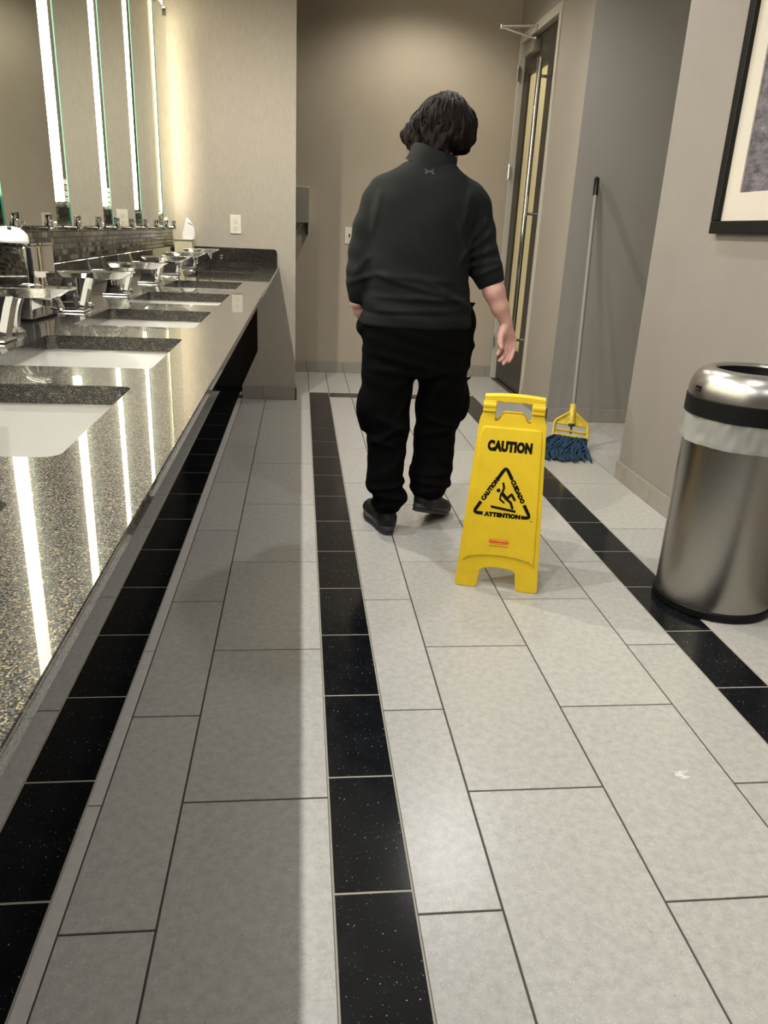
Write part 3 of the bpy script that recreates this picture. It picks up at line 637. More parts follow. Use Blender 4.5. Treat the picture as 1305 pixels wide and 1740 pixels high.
for args in ((A, Bq, Cq, .26, .25), (Bq, A, Cq, .24, .17), (Cq, A, Bq, .26, .16)): place2d('triangle_corner', corner(*args), m_ink, 0, 0)
mid = lambda p, q, t=.5: lerp(p, q, t)
m_ = mid(A, Bq, .49); place2d('lettering', fit_text('CAUTION', .088, .0165, .0021), m_ink, m_[0], m_[1], math.atan2(A[1]-Bq[1], A[0]-Bq[0]))
m_ = mid(A, Cq, .48); place2d('lettering', fit_text('CUIDADO', .086, .0165, .0021), m_ink, m_[0], m_[1], math.atan2(Cq[1]-A[1], Cq[0]-A[0]))
m_ = mid(Bq, Cq, .51); place2d('lettering', fit_text('ATTENTION', .122, .0165, .0021), m_ink, m_[0], m_[1], 0)
# the slipping man
def stroke(pts, w_):
    out = []
    for p, q in zip(pts[:-1], pts[1:]): out.append(seg(p, q, w_))
    for p in pts: out.append([(p[0] + w_/2*math.cos(2*PI*k/12), p[1] + w_/2*math.sin(2*PI*k/12)) for k in range(12)])
    return out
def Z(x, y): return (-.073 + (x - 195)/575*.150 + (y - 420)*3.0e-5, .500 - (y - 420)/(1270-420)*.238)   # from sign-drawing units
man = [[(Z(320, 980)[0] + .0065*math.cos(2*PI*k/20), Z(320, 980)[1] + .0065*math.sin(2*PI*k/20)) for k in range(20)]]
man += stroke([Z(375, 1020), Z(425, 1075)], .0120) + stroke([Z(365, 1010), Z(392, 945), Z(383, 890)], .0072) + stroke([Z(350, 1020), Z(338, 1085), Z(388, 1122)], .0062)
man += stroke([Z(425, 1070), Z(488, 1015), Z(525, 1075)], .0085) + stroke([Z(420, 1075), Z(475, 1115), Z(495, 1178)], .0085)
# every disc of a stroke overlaps its bar: lift them minutely apart by order
b = bmesh.new()
for i, p in enumerate(man): prism(b, p, -.0003, .0003 + i*.000012, 'Z')
me = bpy.data.meshes.new('falling_figure'); bmesh.ops.recalc_face_normals(b, faces=b.faces); b.to_mesh(me); b.free(); place2d('falling_figure', me, m_ink, 0, 0)
flat([[Z(218, 1168), Z(218, 1198), Z(536, 1232), Z(536, 1203)]], m_ink, 'floor_bar')
# maker's mark
oval = [(.036*math.cos(t)*(1 if abs(math.cos(t)) < .8 else .97), .0085*math.copysign(abs(math.sin(t))**.6, math.sin(t))) for t in [2*PI*k/36 for k in range(36)]]
flat([oval], m_red, 'emblem', -.005, .168); flat([[(x*.95, y*.82) for x, y in oval]], m_orange, 'emblem', -.005, .168, .0071)
place2d('lettering', fit_text('Rubbermaid', .060, .0090, .0009), m_red, -.005, .168, 0, .0076)
place2d('lettering', fit_text('Commercial Products', .064, .0042, .0002), m_red, -.005, .153)
place2d('lettering', fit_text('TM', .006, .003, .0002), m_ink, .094, .248)

# ------------------------------------------------------------------ mop
mp_ = empty('mop', (1.54, 4.10, 0), (0, 0, 0), 'string mop with blue yarn head leaning against the grey alcove wall', 'mop')
def ml(o): o.matrix_parent_inverse = Matrix.Translation((-1.54, -4.10, 0)); return o
D0, D1 = Vector((1.560, 4.165, .155)), Vector((1.757, 4.805, 1.497)); dv = (D1 - D0).normalized()
bm = bmesh.new(); tube(bm, [D0 + dv*.03, D1 - dv*.05], .0125, 16); ml(bm_obj('handle', bm, m_alu, mp_, True))
bm = bmesh.new(); tube(bm, [D1 - dv*.115, D1 - dv*.11, D1 - dv*.01, D1], [.0145, .0155, .0155, .010], 16); ml(bm_obj('grip', bm, m_black, mp_, True))
# clamp frame in the plane spanned by X and the handle direction
ux = (Vector((1, 0, 0)) - dv * dv.x).normalized(); uy = dv.cross(ux).normalized()
def F(a, h, c=0): return D0 + ux*a + dv*h + uy*c
bm = bmesh.new(); tube(bm, [F(0, .105), F(0, .10), F(0, .0)], [.017, .0185, .0165], 16); tube(bm, [F(0, 0), F(0, -.015)], .024, 16)
for z_ in (.075, .050): tube(bm, [F(0, z_, .015), F(0, z_, .0195)], .004, 8); tube(bm, [F(0, z_, -.0195), F(0, z_, -.015)], .004, 8)
ml(bm_obj('socket', bm, m_yel2, mp_, True))
bm = bmesh.new()
tube(bm, [F(.012, .055), F(.088, .0), F(.097, -.012), F(.100, -.095)], .0075, 8, flat=1.5); tube(bm, [F(-.012, .055), F(-.088, .0), F(-.097, -.012), F(-.102, -.10)], .0075, 8, flat=1.5)
tube(bm, [F(-.09, -.018), F(.09, -.018)], .005, 8); tube(bm, [F(-.097, -.055), F(.097, -.055)], .008, 8); tube(bm, [F(-.105, -.085), F(.10, -.085)], .009, 8)
prism(bm, [(.0, .05), (.084, -.008), (.084, -.020), (-.084, -.020), (-.084, -.008)], -.002, .002, 'Z', Matrix(((ux.x, dv.x, uy.x, D0.x), (ux.y, dv.y, uy.y, D0.y), (ux.z, dv.z, uy.z, D0.z), (0, 0, 0, 1))))
ml(bm_obj('clamp_frame', bm, m_yel2, mp_, True))
bm = bmesh.new(); tube(bm, [F(0, -.015), F(0, -.07)], .006, 8); tube(bm, [F(0, -.016), F(0, -.024)], .02, 12); ml(bm_obj('screw', bm, m_bronze, mp_, True))
bm = bmesh.new(); random.seed(11)
Sx = [1.352 + .0046*i for i in range(56)]
for layer in range(3):
    for i, xs in enumerate(Sx):
        t = i / (len(Sx) - 1); st = F(-.095 + .19*t, -.088 - .006*layer, random.uniform(-.01, .01))
        ex = 1.245 + .318*t + random.uniform(-.03, .03); ey = 3.855 + random.uniform(-.03, .05) + .13*abs(t - .6)*.2 + (.05 if layer else 0) + (0.14*(1 - t)**2 if layer else .10*(1-t)**2)
        zt = .055 - .015*layer
        mid1 = Vector((st.x*.75 + ex*.25 + random.uniform(-.02, .02), st.y - .035, zt + random.uniform(-.006, .018)))
        mid2 = Vector((st.x*.4 + ex*.6 + random.uniform(-.025, .025), (st.y + ey)/2 + random.uniform(-.02, .02), zt*.75 + random.uniform(-.004, .010)))
        mid3 = Vector((ex + random.uniform(-.01, .01), ey + .05, .024 + .012*random.random() - .004*layer)); end = Vector((ex, ey, .009 + .006*random.random()))
        P_ = [st, mid1, mid2, mid3, end]; q = []
        for k in range(4):
            for s_ in range(3):
                u_ = s_/3; a0, a1, a2, a3 = P_[max(k-1, 0)], P_[k], P_[k+1], P_[min(k+2, 4)]
                q.append(.5*((2*a1) + (a2 - a0)*u_ + (2*a0 - 5*a1 + 4*a2 - a3)*u_*u_ + (3*a1 - a0 - 3*a2 + a3)*u_**3))
        q.append(end)
        for p in q: p.z = max(p.z, .0075)
        tube(bm, q, [.0042] + [.0062 + .001*random.random()]*(len(q)-2) + [.005], 6, flat=.8)
yo = ml(bm_obj('mop_head', bm, m_bluem, mp_, True)); tag(yo, 'heap of blue looped yarn spread on the floor', kind='stuff')

#PERSON#
# ------------------------------------------------------------------ the worker (signed distance fields meshed by surface nets)
class Field:
    def __init__(s, lo, hi, h):
        s.lo = np.array(lo, float); s.h = h; s.n = np.ceil((np.array(hi) - s.lo)/h).astype(int) + 1
        s.f = np.full(s.n, .06, np.float32)
        s.ax = [(s.lo[i] + h*np.arange(s.n[i])).astype(np.float32) for i in range(3)]
    def box(s, lo, hi):
        sl = []
        for i in range(3):
            a = int(max(0, math.floor((lo[i] - s.lo[i])/s.h))); b = int(min(s.n[i], math.ceil((hi[i] - s.lo[i])/s.h) + 1)); sl.append(slice(a, max(a+1, b)))
        return tuple(sl)
    def grid(s, sl): return np.meshgrid(s.ax[0][sl[0]], s.ax[1][sl[1]], s.ax[2][sl[2]], indexing='ij', sparse=True)
    def add(s, sl, d, k):
        a = s.f[sl]
        if k <= 0: s.f[sl] = np.minimum(a, d); return
        h = np.clip(.5 + .5*(a - d)/k, 0, 1); s.f[sl] = a*(1-h) + d*h - k*h*(1-h)
    def cap(s, p, q, r0, r1, k=.01):
        p, q = np.array(p, float), np.array(q, float); m = max(r0, r1) + .05
        sl = s.box(np.minimum(p, q) - m, np.maximum(p, q) + m); X, Y, Z_ = s.grid(sl); d = q - p; L2 = float(d @ d)
        t = np.clip(((X-p[0])*d[0] + (Y-p[1])*d[1] + (Z_-p[2])*d[2])/L2, 0, 1)
        s.add(sl, np.sqrt((X-p[0]-t*d[0])**2 + (Y-p[1]-t*d[1])**2 + (Z_-p[2]-t*d[2])**2) - (r0 + (r1-r0)*t), k)
    def chain(s, pts, rs, k=.01):
        for i in range(len(pts)-1): s.cap(pts[i], pts[i+1], rs[i], rs[i+1], k)
    def ell(s, c, r, rot=None, k=.01):
        c = np.array(c, float); m = max(r) + .04; sl = s.box(c - m, c + m); X, Y, Z_ = s.grid(sl)
        R = np.array(rot) if rot is not None else np.eye(3); q = [R[i][0]*(X-c[0]) + R[i][1]*(Y-c[1]) + R[i][2]*(Z_-c[2]) for i in range(3)]
        g = np.sqrt((q[0]/r[0])**2 + (q[1]/r[1])**2 + (q[2]/r[2])**2); g2 = np.sqrt((q[0]/r[0]**2)**2 + (q[1]/r[1]**2)**2 + (q[2]/r[2]**2)**2) + 1e-6
        s.add(sl, g*(g-1)/g2, k)
    def loft(s, sec, k=.01, power=2.3):
        """sections: z, cx, cy, rx, ry (z ascending)"""
        sec = np.array(sorted(sec)); zs = sec[:, 0]; m = .05
        lo = [(sec[:, 1]-sec[:, 3]).min() - m, (sec[:, 2]-sec[:, 4]).min() - m, zs[0] - m]; hi = [(sec[:, 1]+sec[:, 3]).max() + m, (sec[:, 2]+sec[:, 4]).max() + m, zs[-1] + m]
        sl = s.box(lo, hi); X, Y, Z_ = s.grid(sl); z = s.ax[2][sl[2]]
        def ip(c):   # smooth interpolation (monotone cubic-ish)
            d = np.gradient(sec[:, c], zs); i = np.clip(np.searchsorted(zs, z) - 1, 0, len(zs)-2); h = zs[i+1]-zs[i]; t = np.clip((z-zs[i])/h, 0, 1)
            return ((2*t**3-3*t**2+1)*sec[i, c] + (t**3-2*t**2+t)*h*d[i] + (-2*t**3+3*t**2)*sec[i+1, c] + (t**3-t**2)*h*d[i+1]).astype(np.float32)
        cx, cy, rx, ry = ip(1), ip(2), np.maximum(ip(3), .01), np.maximum(ip(4), .01)
        g = (np.abs((X-cx)/rx)**power + np.abs((Y-cy)/ry)**power)**(1/power)
        d = (g - 1)*np.minimum(rx, ry); dz = np.maximum(zs[0] - z, z - zs[-1])
        r = .012; dd = np.maximum(d + r, 0); dzz = np.maximum(dz + r, 0); d = np.minimum(np.maximum(d + r, dz + r), 0) + np.sqrt(dd**2 + dzz**2) - r
        s.add(sl, d, k)
    def mesh(s, name, m_, parent=None, smooth=1, sub=None):
        f = s.f; ins = f < 0; nx, ny, nz = f.shape
        cnt = np.zeros((nx-1, ny-1, nz-1), np.int8)
        for a in (0, 1):
            for b in (0, 1):
                for c in (0, 1): cnt += ins[a:nx-1+a, b:ny-1+b, c:nz-1+c]
        act = (cnt > 0) & (cnt < 8); I, J, K = np.nonzero(act); idx = np.full(act.shape, -1, np.int64); idx[I, J, K] = np.arange(len(I))
        acc = np.zeros((len(I), 3)); num = np.zeros(len(I))
        for ax in range(3):
            for u in (0, 1):
                for v in (0, 1):
                    o0 = [0, 0, 0]; o0[(ax+1) % 3] = u; o0[(ax+2) % 3] = v; o1 = list(o0); o1[ax] = 1
                    a = f[I+o0[0], J+o0[1], K+o0[2]]; b = f[I+o1[0], J+o1[1], K+o1[2]]; mk = (a < 0) != (b < 0); t = np.where(mk, a/(a - b + 1e-12), 0)
                    for q in range(3): acc[:, q] += np.where(mk, o0[q] + (t if q == ax else 0), 0)
                    num += mk
        V = (acc/num[:, None] + np.stack([I, J, K], 1))*s.h + s.lo
        F_ = []
        for ax in range(3):
            sh = [nx, ny, nz]; a = [slice(1, -1)]*3; b = [slice(1, -1)]*3; a[ax] = slice(0, sh[ax]-1); b[ax] = slice(1, sh[ax])
            A, B_ = ins[tuple(a)], ins[tuple(b)]; off = [1, 1, 1]; off[ax] = 0
            for mask, flip in ((A & ~B_, False), (~A & B_, True)):
                P = [q + o for q, o in zip(np.nonzero(mask), off)]; u, v = (ax+1) % 3, (ax+2) % 3; q = []
                for du, dv_ in ((0, 0), (1, 0), (1, 1), (0, 1)):
                    c = [p.copy() for p in P]; c[u] -= 1 - du; c[v] -= 1 - dv_; q.append(idx[c[0], c[1], c[2]])
                q = np.stack(q, 1); F_.append(q[:, ::-1] if flip else q)
        F_ = np.concatenate(F_)
        for _ in range(smooth):     # one light Laplacian pass
            S_ = np.zeros_like(V); n_ = np.zeros(len(V))
            for a, b in ((0, 1), (1, 2), (2, 3), (3, 0)):
                np.add.at(S_, F_[:, a], V[F_[:, b]]); np.add.at(S_, F_[:, b], V[F_[:, a]]); np.add.at(n_, F_[:, a], 1); np.add.at(n_, F_[:, b], 1)
            V = V*.45 + .55*S_/n_[:, None]
        me = bpy.data.meshes.new(name); me.vertices.add(len(V)); me.vertices.foreach_set('co', V.astype(np.float32).ravel())
        me.loops.add(F_.size); me.loops.foreach_set('vertex_index', F_.ravel().astype(np.int32)); me.polygons.add(len(F_)); me.polygons.foreach_set('loop_start', np.arange(0, F_.size, 4, dtype=np.int32))
        me.update(calc_edges=True); me.validate(); me.polygons.foreach_set('use_smooth', np.ones(len(me.polygons), bool)); me.update()
        return new_obj(name, me, m_, parent)
PX, PY = .44, 2.95
person = empty('person', (PX, PY, 0), (0, 0, 0), 'person in black walking away beyond the yellow sign, head bent to the right', 'person')
def pl_(o): o.matrix_parent_inverse = Matrix.Translation((-PX, -PY, 0)); return o
# ---- body: head, neck, trunk, arms, hands, legs as one surface
B = Field((.13, 2.70, .05), (.90, 3.30, 1.66), .0040)
fw = Vector((.56, .77, -.28)).normalized(); sd = fw.cross(Vector((.12, 0, 1))).normalized(); up = sd.cross(fw).normalized()
RT = [tuple(sd), tuple(fw), tuple(up)]; HC = Vector((.523, 3.075, 1.502))
def hd(a, b, c): return tuple(HC + sd*a + fw*b + up*c)
B.loft([(.66, .44, 2.95, .170, .105), (.80, .438, 2.95, .185, .12), (.95, .438, 2.96, .165, .11), (1.10, .44, 2.975, .165, .112), (1.24, .45, 2.99, .178, .10), (1.31, .455, 3.0, .14, .075), (1.35, .465, 3.01, .07, .06)], .03)
B.chain([(.468, 3.012, 1.33), (.482, 3.025, 1.39), (.512, 3.055, 1.46)], [.066, .056, .056], .03)
B.ell(HC, (.074, .094, .105), RT, .015)
B.ell(hd(0, .035, -.062), (.056, .055, .052), RT, .03)          # jaw
B.ell(hd(0, .072, -.098), (.024, .020, .018), RT, .02)          # chin
B.cap(hd(0, .090, .012), hd(0, .108, -.022), .008, .011, .010)  # nose
B.ell(hd(0, .106, -.024), (.015, .010, .008), RT, .006)
for s_ in (-1, 1):
    B.ell(hd(.030*s_, .082, .018), (.016, .008, .008), RT, .006) # brow
    B.ell(hd(.031*s_, .078, .002), (.011, .009, .008), RT, .003) # eyelid
    B.ell(hd(.040*s_, .066, -.028), (.020, .014, .016), RT, .012)
    B.ell(hd(.076*s_, -.008, -.008), (.007, .018, .030), RT, .006) # ear
B.ell(hd(0, .092, -.052), (.022, .008, .004), RT, .004); B.ell(hd(0, .090, -.061), (.019, .008, .005), RT, .004)
B.chain([(.322, 3.0, 1.268), (.272, 2.997, 1.20), (.239, 2.99, 1.06), (.222, 2.985, .95), (.214, 2.985, .885)], [.046, .042, .038, .034, .026], .012)
B.chain([(.590, 3.0, 1.268), (.646, 2.990, 1.19), (.684, 2.965, 1.06), (.704, 2.948, 1.00), (.728, 2.938, .945), (.757, 2.935, .885), (.786, 2.937, .832)], [.046, .043, .039, .040, .041, .033, .0245], .012)
# right hand: palm turned back, fingers curling
Wr = (.789, 2.938, .825)
bases = [(.775, 2.925, .760), (.793, 2.932, .753), (.811, 2.938, .755), (.826, 2.944, .765)]
for i, b_ in enumerate(bases): B.chain([Wr, tuple(np.array(Wr)*.45 + np.array(b_)*.55 + (0, 0, 0)), b_], [.019, .0140, .0118], .010)
B.ell((.775, 2.918, .795), (.014, .014, .026), None, .014)        # ball of the thumb
fing = [[bases[0], (.768, 2.908, .733), (.757, 2.890, .722), (.749, 2.876, .717)], [bases[1], (.787, 2.906, .716), (.771, 2.886, .700), (.758, 2.872, .694)],
        [bases[2], (.806, 2.913, .714), (.791, 2.890, .694), (.775, 2.874, .682)], [bases[3], (.824, 2.924, .728), (.813, 2.902, .706), (.800, 2.884, .690)]]
for i, p in enumerate(fing): B.chain(p, [.0108, .0092, .0083, .0073] if i < 3 else [.0096, .0081, .0073, .0065], .0022)
B.chain([(.773, 2.925, .805), (.762, 2.903, .782), (.757, 2.884, .760), (.760, 2.870, .744)], [.014, .0125, .0108, .0090], .006)
# left hand, mostly hidden in front of the hip
Wl = (.214, 2.987, .883)
lb = [(.218, 3.038, .842), (.226, 3.028, .830), (.233, 3.018, .822), (.238, 3.006, .820)]
for b_ in lb: B.chain([Wl, tuple(np.array(Wl)*.45 + np.array(b_)*.55), b_], [.020, .0165, .013], .014)
for i, b_ in enumerate(lb):
    x, y, z = b_; L_ = (.030, .034, .032, .025)[i]; B.chain([b_, (x + .012, y + .022, z - L_*.7), (x + .028, y + .022, z - L_*1.2), (x + .040, y + .012, z - L_*1.3)], [.0112, .0096, .0086, .0076], .0035)
B.chain([(.214, 3.0, .875), (.212, 3.035, .866), (.222, 3.058, .850), (.236, 3.070, .838)], [.014, .012, .0105, .009], .006)
B.chain([(.36, 2.95, .70), (.335, 2.935, .46), (.345, 2.87, .12)], [.085, .055, .040], .03)
B.chain([(.53, 2.955, .70), (.555, 2.995, .46), (.515, 2.925, .16)], [.085, .055, .040], .03)
B.cap((.345, 2.87, .12), (.340, 2.90, .085), .036, .034, .02); B.cap((.515, 2.925, .16), (.508, 2.91, .14), .034, .030, .02)
body = pl_(B.mesh('body', m_skin, person, 1))
# finger nails of the right hand are turned away; the thumb nail shows
# ---- sweatshirt
def ridge(X, Y, Z_, p, d, w_, amp, span):
    """a soft cloth fold: raised line through p along d, as seen from behind (x,z)"""
    dx, dz = d; l = math.hypot(dx, dz); dx, dz = dx/l, dz/l
    u = (X-p[0])*dx + (Z_-p[1])*dz; v = -(X-p[0])*dz + (Z_-p[1])*dx
    return 1.7*amp*np.exp(-(v/w_)**2)*np.exp(-np.maximum(np.abs(u) - span, 0)**2/(.02**2))
S = Field((.12, 2.74, .76), (.86, 3.20, 1.48), .0055)
S.loft([(.805, .434, 2.95, .217, .148), (.84, .440, 2.95, .213, .148), (.90, .438, 2.955, .203, .142), (1.02, .436, 2.96, .190, .138), (1.13, .438, 2.972, .192, .138), (1.22, .445, 2.985, .205, .130), (1.28, .452, 2.995, .203, .115), (1.325, .455, 3.0, .172, .095), (1.36, .462, 3.01, .115, .078), (1.385, .470, 3.015, .088, .066)], .02)
S.chain([(.305, 3.0, 1.268), (.277, 3.0, 1.235), (.246, 2.995, 1.15), (.233, 2.99, 1.06), (.227, 2.98, 1.0), (.222, 2.978, .95), (.216, 2.98, .905)], [.064, .058, .055, .056, .055, .049, .036], .016)
S.chain([(.213, 2.982, .920), (.213, 2.985, .893)], [.033, .031], .004)
S.chain([(.612, 3.0, 1.262), (.640, 2.998, 1.23), (.662, 2.99, 1.15), (.680, 2.972, 1.07), (.700, 2.955, 1.01), (.711, 2.948, .985)], [.069, .065, .062, .058, .056, .053], .016)
S.chain([(.706, 2.951, .995), (.717, 2.943, .968)], [.050, .047], .004)
X, Y, Z_ = S.grid((slice(None),)*3)
back = (Y < 3.02)
g = 0
for p, d, w_, a, sp in (((.47, 1.03), (-.11, .18), .012, .0045, .10), ((.53, .935), (-.12, .06), .011, .005, .07), ((.58, 1.13), (-.04, .12), .010, .004, .05), ((.60, 1.08), (.05, .07), .010, .004, .03),
                        ((.40, .985), (-.2, .012), .010, .0045, .12), ((.45, .945), (-.2, .05), .010, .0045, .15), ((.42, .915), (-.2, .0), .009, .004, .14), ((.52, .905), (-.2, .03), .010, .004, .10), ((.44, .875), (-.2, -.01), .010, .0035, .15),
                        ((.66, 1.12), (.06, .05), .010, .006, .035), ((.665, 1.08), (.08, .03), .010, .006, .035), ((.68, 1.045), (.08, .02), .009, .006, .04), ((.69, 1.02), (.08, .035), .009, .0055, .04), ((.65, 1.16), (.05, .07), .010, .005, .03),
                        ((.22, 1.02), (.04, .05), .012, .004, .03), ((.215, .97), (.05, .02), .010, .005, .03), ((.59, 1.22), (.02, .10), .012, .004, .05), ((.265, 1.2), (.02, .10), .012, .003, .06)):
    g = g + ridge(X, Y, Z_, p, d, w_, a, sp)
# noisy drape and the narrow waist hem
g = g + .0022*np.sin(31*X + 9*np.sin(7*Z_) + 14*Z_)*np.sin(17*Z_ + 5*X + 8*Y) + .0015*np.sin(55*Z_ + 13*X)*np.exp(-((Z_-.93)/.10)**2)
g = g - .004*np.exp(-((Z_ - .857)/.006)**2) * (X > .0)
S.f -= g.astype(np.float32)
# cut the sleeves clean at the cuffs and the hem level
d = (.44, 0, -.90); cutp = (.7185, 2.9425, .9655)
pln = (X - cutp[0])*.39 + (Y - cutp[1])*(-.12) + (Z_ - cutp[2])*(-.915); S.f = np.where((X > .655) & (Z_ < 1.0), np.maximum(S.f, pln), S.f).astype(np.float32)
pln = -(Z_ - .868) + 0*X; S.f = np.where((X < .2428) & (Y > 2.925), np.maximum(S.f, pln*(1+0*Y)), S.f).astype(np.float32) if False else S.f
shirt = pl_(S.mesh('sweatshirt', m_shirt, person, 2))
# stand-up collar
bm = bmesh.new(); R_ = []
for (cx, cy, cz, rx, ry, tl) in ((.470, 3.012, 1.362, .094, .080, .0), (.477, 3.018, 1.388, .087, .076, .006), (.486, 3.026, 1.424, .082, .073, .012), (.487, 3.027, 1.428, .078, .069, .012), (.478, 3.02, 1.388, .076, .066, .006), (.47, 3.012, 1.366, .076, .066, 0)):
    R_.append([(cx + rx*math.cos(a), cy + ry*math.sin(a), cz - (rx*math.cos(a))*.29 + .008*math.sin(a) + .0015*math.sin(5*a)) for a in [2*PI*k/48 for k in range(48)]])
rings_mesh(bm, R_ + [R_[0]], False, False); bmesh.ops.remove_doubles(bm, verts=bm.verts, dist=1e-5); pl_(bm_obj('collar', bm, m_shirt, person, True))
# small grey emblem below the collar: two interlocked arcs
def arcband(cx, cz, r, w_, a0, a1, y):
    b = bmesh.new(); o_, i_ = [], []
    for k in range(11):
        a = math.radians(a0 + (a1-a0)*k/10); o_.append((cx + r*1.25*math.cos(a), cz + r*math.sin(a))); i_.append((cx + (r*1.25-w_)*math.cos(a), cz + (r-w_)*math.sin(a)))
    prism(b, o_ + i_[::-1], y - .0006, y + .0006); return b
# ---- trousers
T = Field((.12, 2.70, .06), (.80, 3.22, .90), .0055)
T.loft([(.628, .442, 2.95, .200, .120), (.66, .442, 2.95, .203, .128), (.74, .440, 2.95, .205, .140), (.80, .438, 2.95, .208, .143), (.85, .438, 2.95, .198, .136), (.87, .438, 2.95, .19, .130)], .03)
T.loft([(.085, .352, 2.868, .052, .060), (.10, .353, 2.868, .055, .064), (.125, .357, 2.869, .064, .076), (.150, .357, 2.872, .068, .082), (.184, .342, 2.878, .071, .080), (.248, .340, 2.89, .073, .082), (.327, .344, 2.91, .076, .085), (.41, .348, 2.925, .082, .093), (.47, .330, 2.94, .100, .105), (.57, .339, 2.95, .100, .115), (.66, .340, 2.95, .104, .125)], .012)
T.loft([(.122, .520, 2.930, .054, .062), (.140, .524, 2.930, .065, .074), (.160, .527, 2.933, .073, .082), (.195, .531, 2.940, .080, .084), (.262, .543, 2.965, .083, .086), (.371, .548, 2.99, .084, .090), (.435, .556, 2.993, .088, .098), (.487, .561, 2.985, .101, .105), (.567, .562, 2.97, .095, .115), (.66, .545, 2.955, .104, .125)], .012)
T.ell((.252, 2.94, .485), (.030, .065, .085), None, .015); T.ell((.648, 2.975, .515), (.028, .065, .080), None, .015)
T.ell((.232, 2.955, .80), (.022, .06, .028), None, .015); T.ell((.640, 2.955, .825), (.030, .06, .060), None, .015); T.ell((.655, 2.955, .735), (.020, .03, .018), None, .010); T.ell((.640, 2.95, .77), (.025, .05, .05), None, .02)
T.ell((.652, 2.96, .905), (.014, .03, .022), None, .01); T.ell((.646, 2.955, .69), (.018, .04, .04), None, .02)
T.cap((.640, 2.965, .598), (.668, 2.955, .612), .008, .006, .006); T.cap((.668, 2.955, .612), (.678, 2.948, .634), .005, .004, .003)
T.ell((.395, 2.86, .142), (.020, .030, .018), None, .01); T.ell((.463, 2.93, .198), (.014, .03, .012), None, .008); T.ell((.466, 2.94, .222), (.012, .03, .008), None, .006)
X, Y, Z_ = T.grid((slice(None),)*3); g = 0
for p, d, w_, a, sp in (((.33, .40), (-.15, -.09), .012, .008, .06), ((.36, .44), (-.14, .06), .013, .006, .06), ((.30, .375), (-.1, .03), .010, .006, .05), ((.40, .52), (-.05, -.12), .014, .005, .05), ((.56, .44), (.15, -.04), .012, .006, .06), ((.54, .40), (.15, .03), .011, .005, .05),
                        ((.35, .20), (.15, .02), .010, .007, .07), ((.345, .165), (.15, -.02), .009, .007, .07), ((.35, .125), (.15, .03), .008, .006, .07), ((.53, .235), (.15, .01), .009, .006, .07), ((.53, .20), (.15, -.02), .009, .007, .07), ((.53, .172), (.15, .03), .008, .006, .07), ((.36, .28), (.10, .07), .012, .004, .04), ((.57, .30), (-.08, .09), .012, .004, .05),
                        ((.45, .62), (.10, .03), .014, .004, .08), ((.40, .68), (.2, -.05), .014, .003, .1), ((.52, .56), (.05, .12), .012, .004, .04)):
    g = g + ridge(X, Y, Z_, p, d, w_, a, sp)
g = g + .0025*np.sin(27*X + 11*np.sin(9*Z_) + 10*Z_)*np.sin(23*Z_ + 6*X + 9*Y)
T.f -= g.astype(np.float32)
pants = pl_(T.mesh('trousers', m_pants, person, 2))
# ---- shoes: built along their own axis, then posed
def shoe(origin, yaw, pitch, roll=0):
    F_ = Field((-.075, -.05, -.01), (.075, .33, .16), .004)
    def sec(pts, zl, zh, k):
        for (y0, c0, w0, z0), (y1, c1, w1, z1) in zip(pts[:-1], pts[1:]): F_.cap((c0, y0, z0), (c1, y1, z1), w0, w1, k)
    F_.ell((0, .035, .050), (.039, .045, .052), None, .02); F_.ell((.003, .095, .045), (.038, .075, .048), None, .025); F_.ell((.006, .19, .034), (.047, .085, .038), None, .025); F_.ell((.004, .245, .030), (.040, .045, .030), None, .02)
    F_.cap((0, .045, .06), (0, .050, .105), .036, .037, .015); F_.ell((.003, .13, .075), (.024, .06, .030), None, .02)
    x, y, z = F_.grid((slice(None),)*3)
    F_.f = np.maximum(F_.f, -(z - .016) + 0*x + 0*y).astype(np.float32)
    F_.f -= (.0016*np.exp(-((z - .062)/.003)**2) + .0014*np.exp(-((y - .10)/.003)**2)).astype(np.float32)
    o = F_.mesh('shoe', m_shoe, person, 2)
    n = 44; bm = bmesh.new(); R_ = []
    def outline(g_, z, lift):
        out = []
        for k in range(n):
            a = 2*PI*k/n; y_ = .135 + (.146 + g_)*math.sin(a); t = (y_ + .01)/.29
            wd = .037 + .013*math.exp(-((t - .68)/.22)**2) - .004*math.exp(-((t - .38)/.15)**2)
            out.append((.004*math.sin(a) + math.copysign(abs(math.cos(a))**.75, math.cos(a))*(wd + g_), y_, z + (lift*max(0, t - .78)**1.5*1.2) + .004*(math.sin(a) < -.2)*(z > .02)))
        return out
    for g_, z in ((-.006, .0), (.003, .003), (.006, .011), (.002, .013), (.002, .015), (.006, .018), (.005, .027), (-.001, .031)): R_.append(outline(g_, z, .12))
    rings_mesh(bm, R_); so = bm_obj('sole', bm, m_sole, o, True)
    # heel counter seam and collar rim
    bm = bmesh.new(); tube(bm, [(.034*math.cos(a), .050 + .037*math.sin(a), .104 + .006*math.sin(a)) for a in [2*PI*k/20 for k in range(21)]], .0055, 8); bm_obj('padded_rim', bm, m_shoe, o, True)
    bm = bmesh.new(); tube(bm, [(-.012, .0, .088), (0, -.004, .105), (.012, .0, .088)], .0025, 6); bm_obj('heel_loop', bm, m_shoe, o, True)
    M = Matrix.Translation(origin) @ Matrix.Rotation(yaw, 4, 'Z') @ Matrix.Rotation(-pitch, 4, 'X') @ Matrix.Rotation(roll, 4, 'Y')
    o.matrix_parent_inverse = Matrix.Translation((-PX, -PY, 0)); o.matrix_basis = M
    return o
shoe((.358, 2.812, .0008), math.radians(12), 0)
pt = math.radians(17); ln = .262
pt = math.radians(19); shoe((.478, 2.862, .0008 + ln*math.sin(pt)*.92), math.radians(-33), pt)
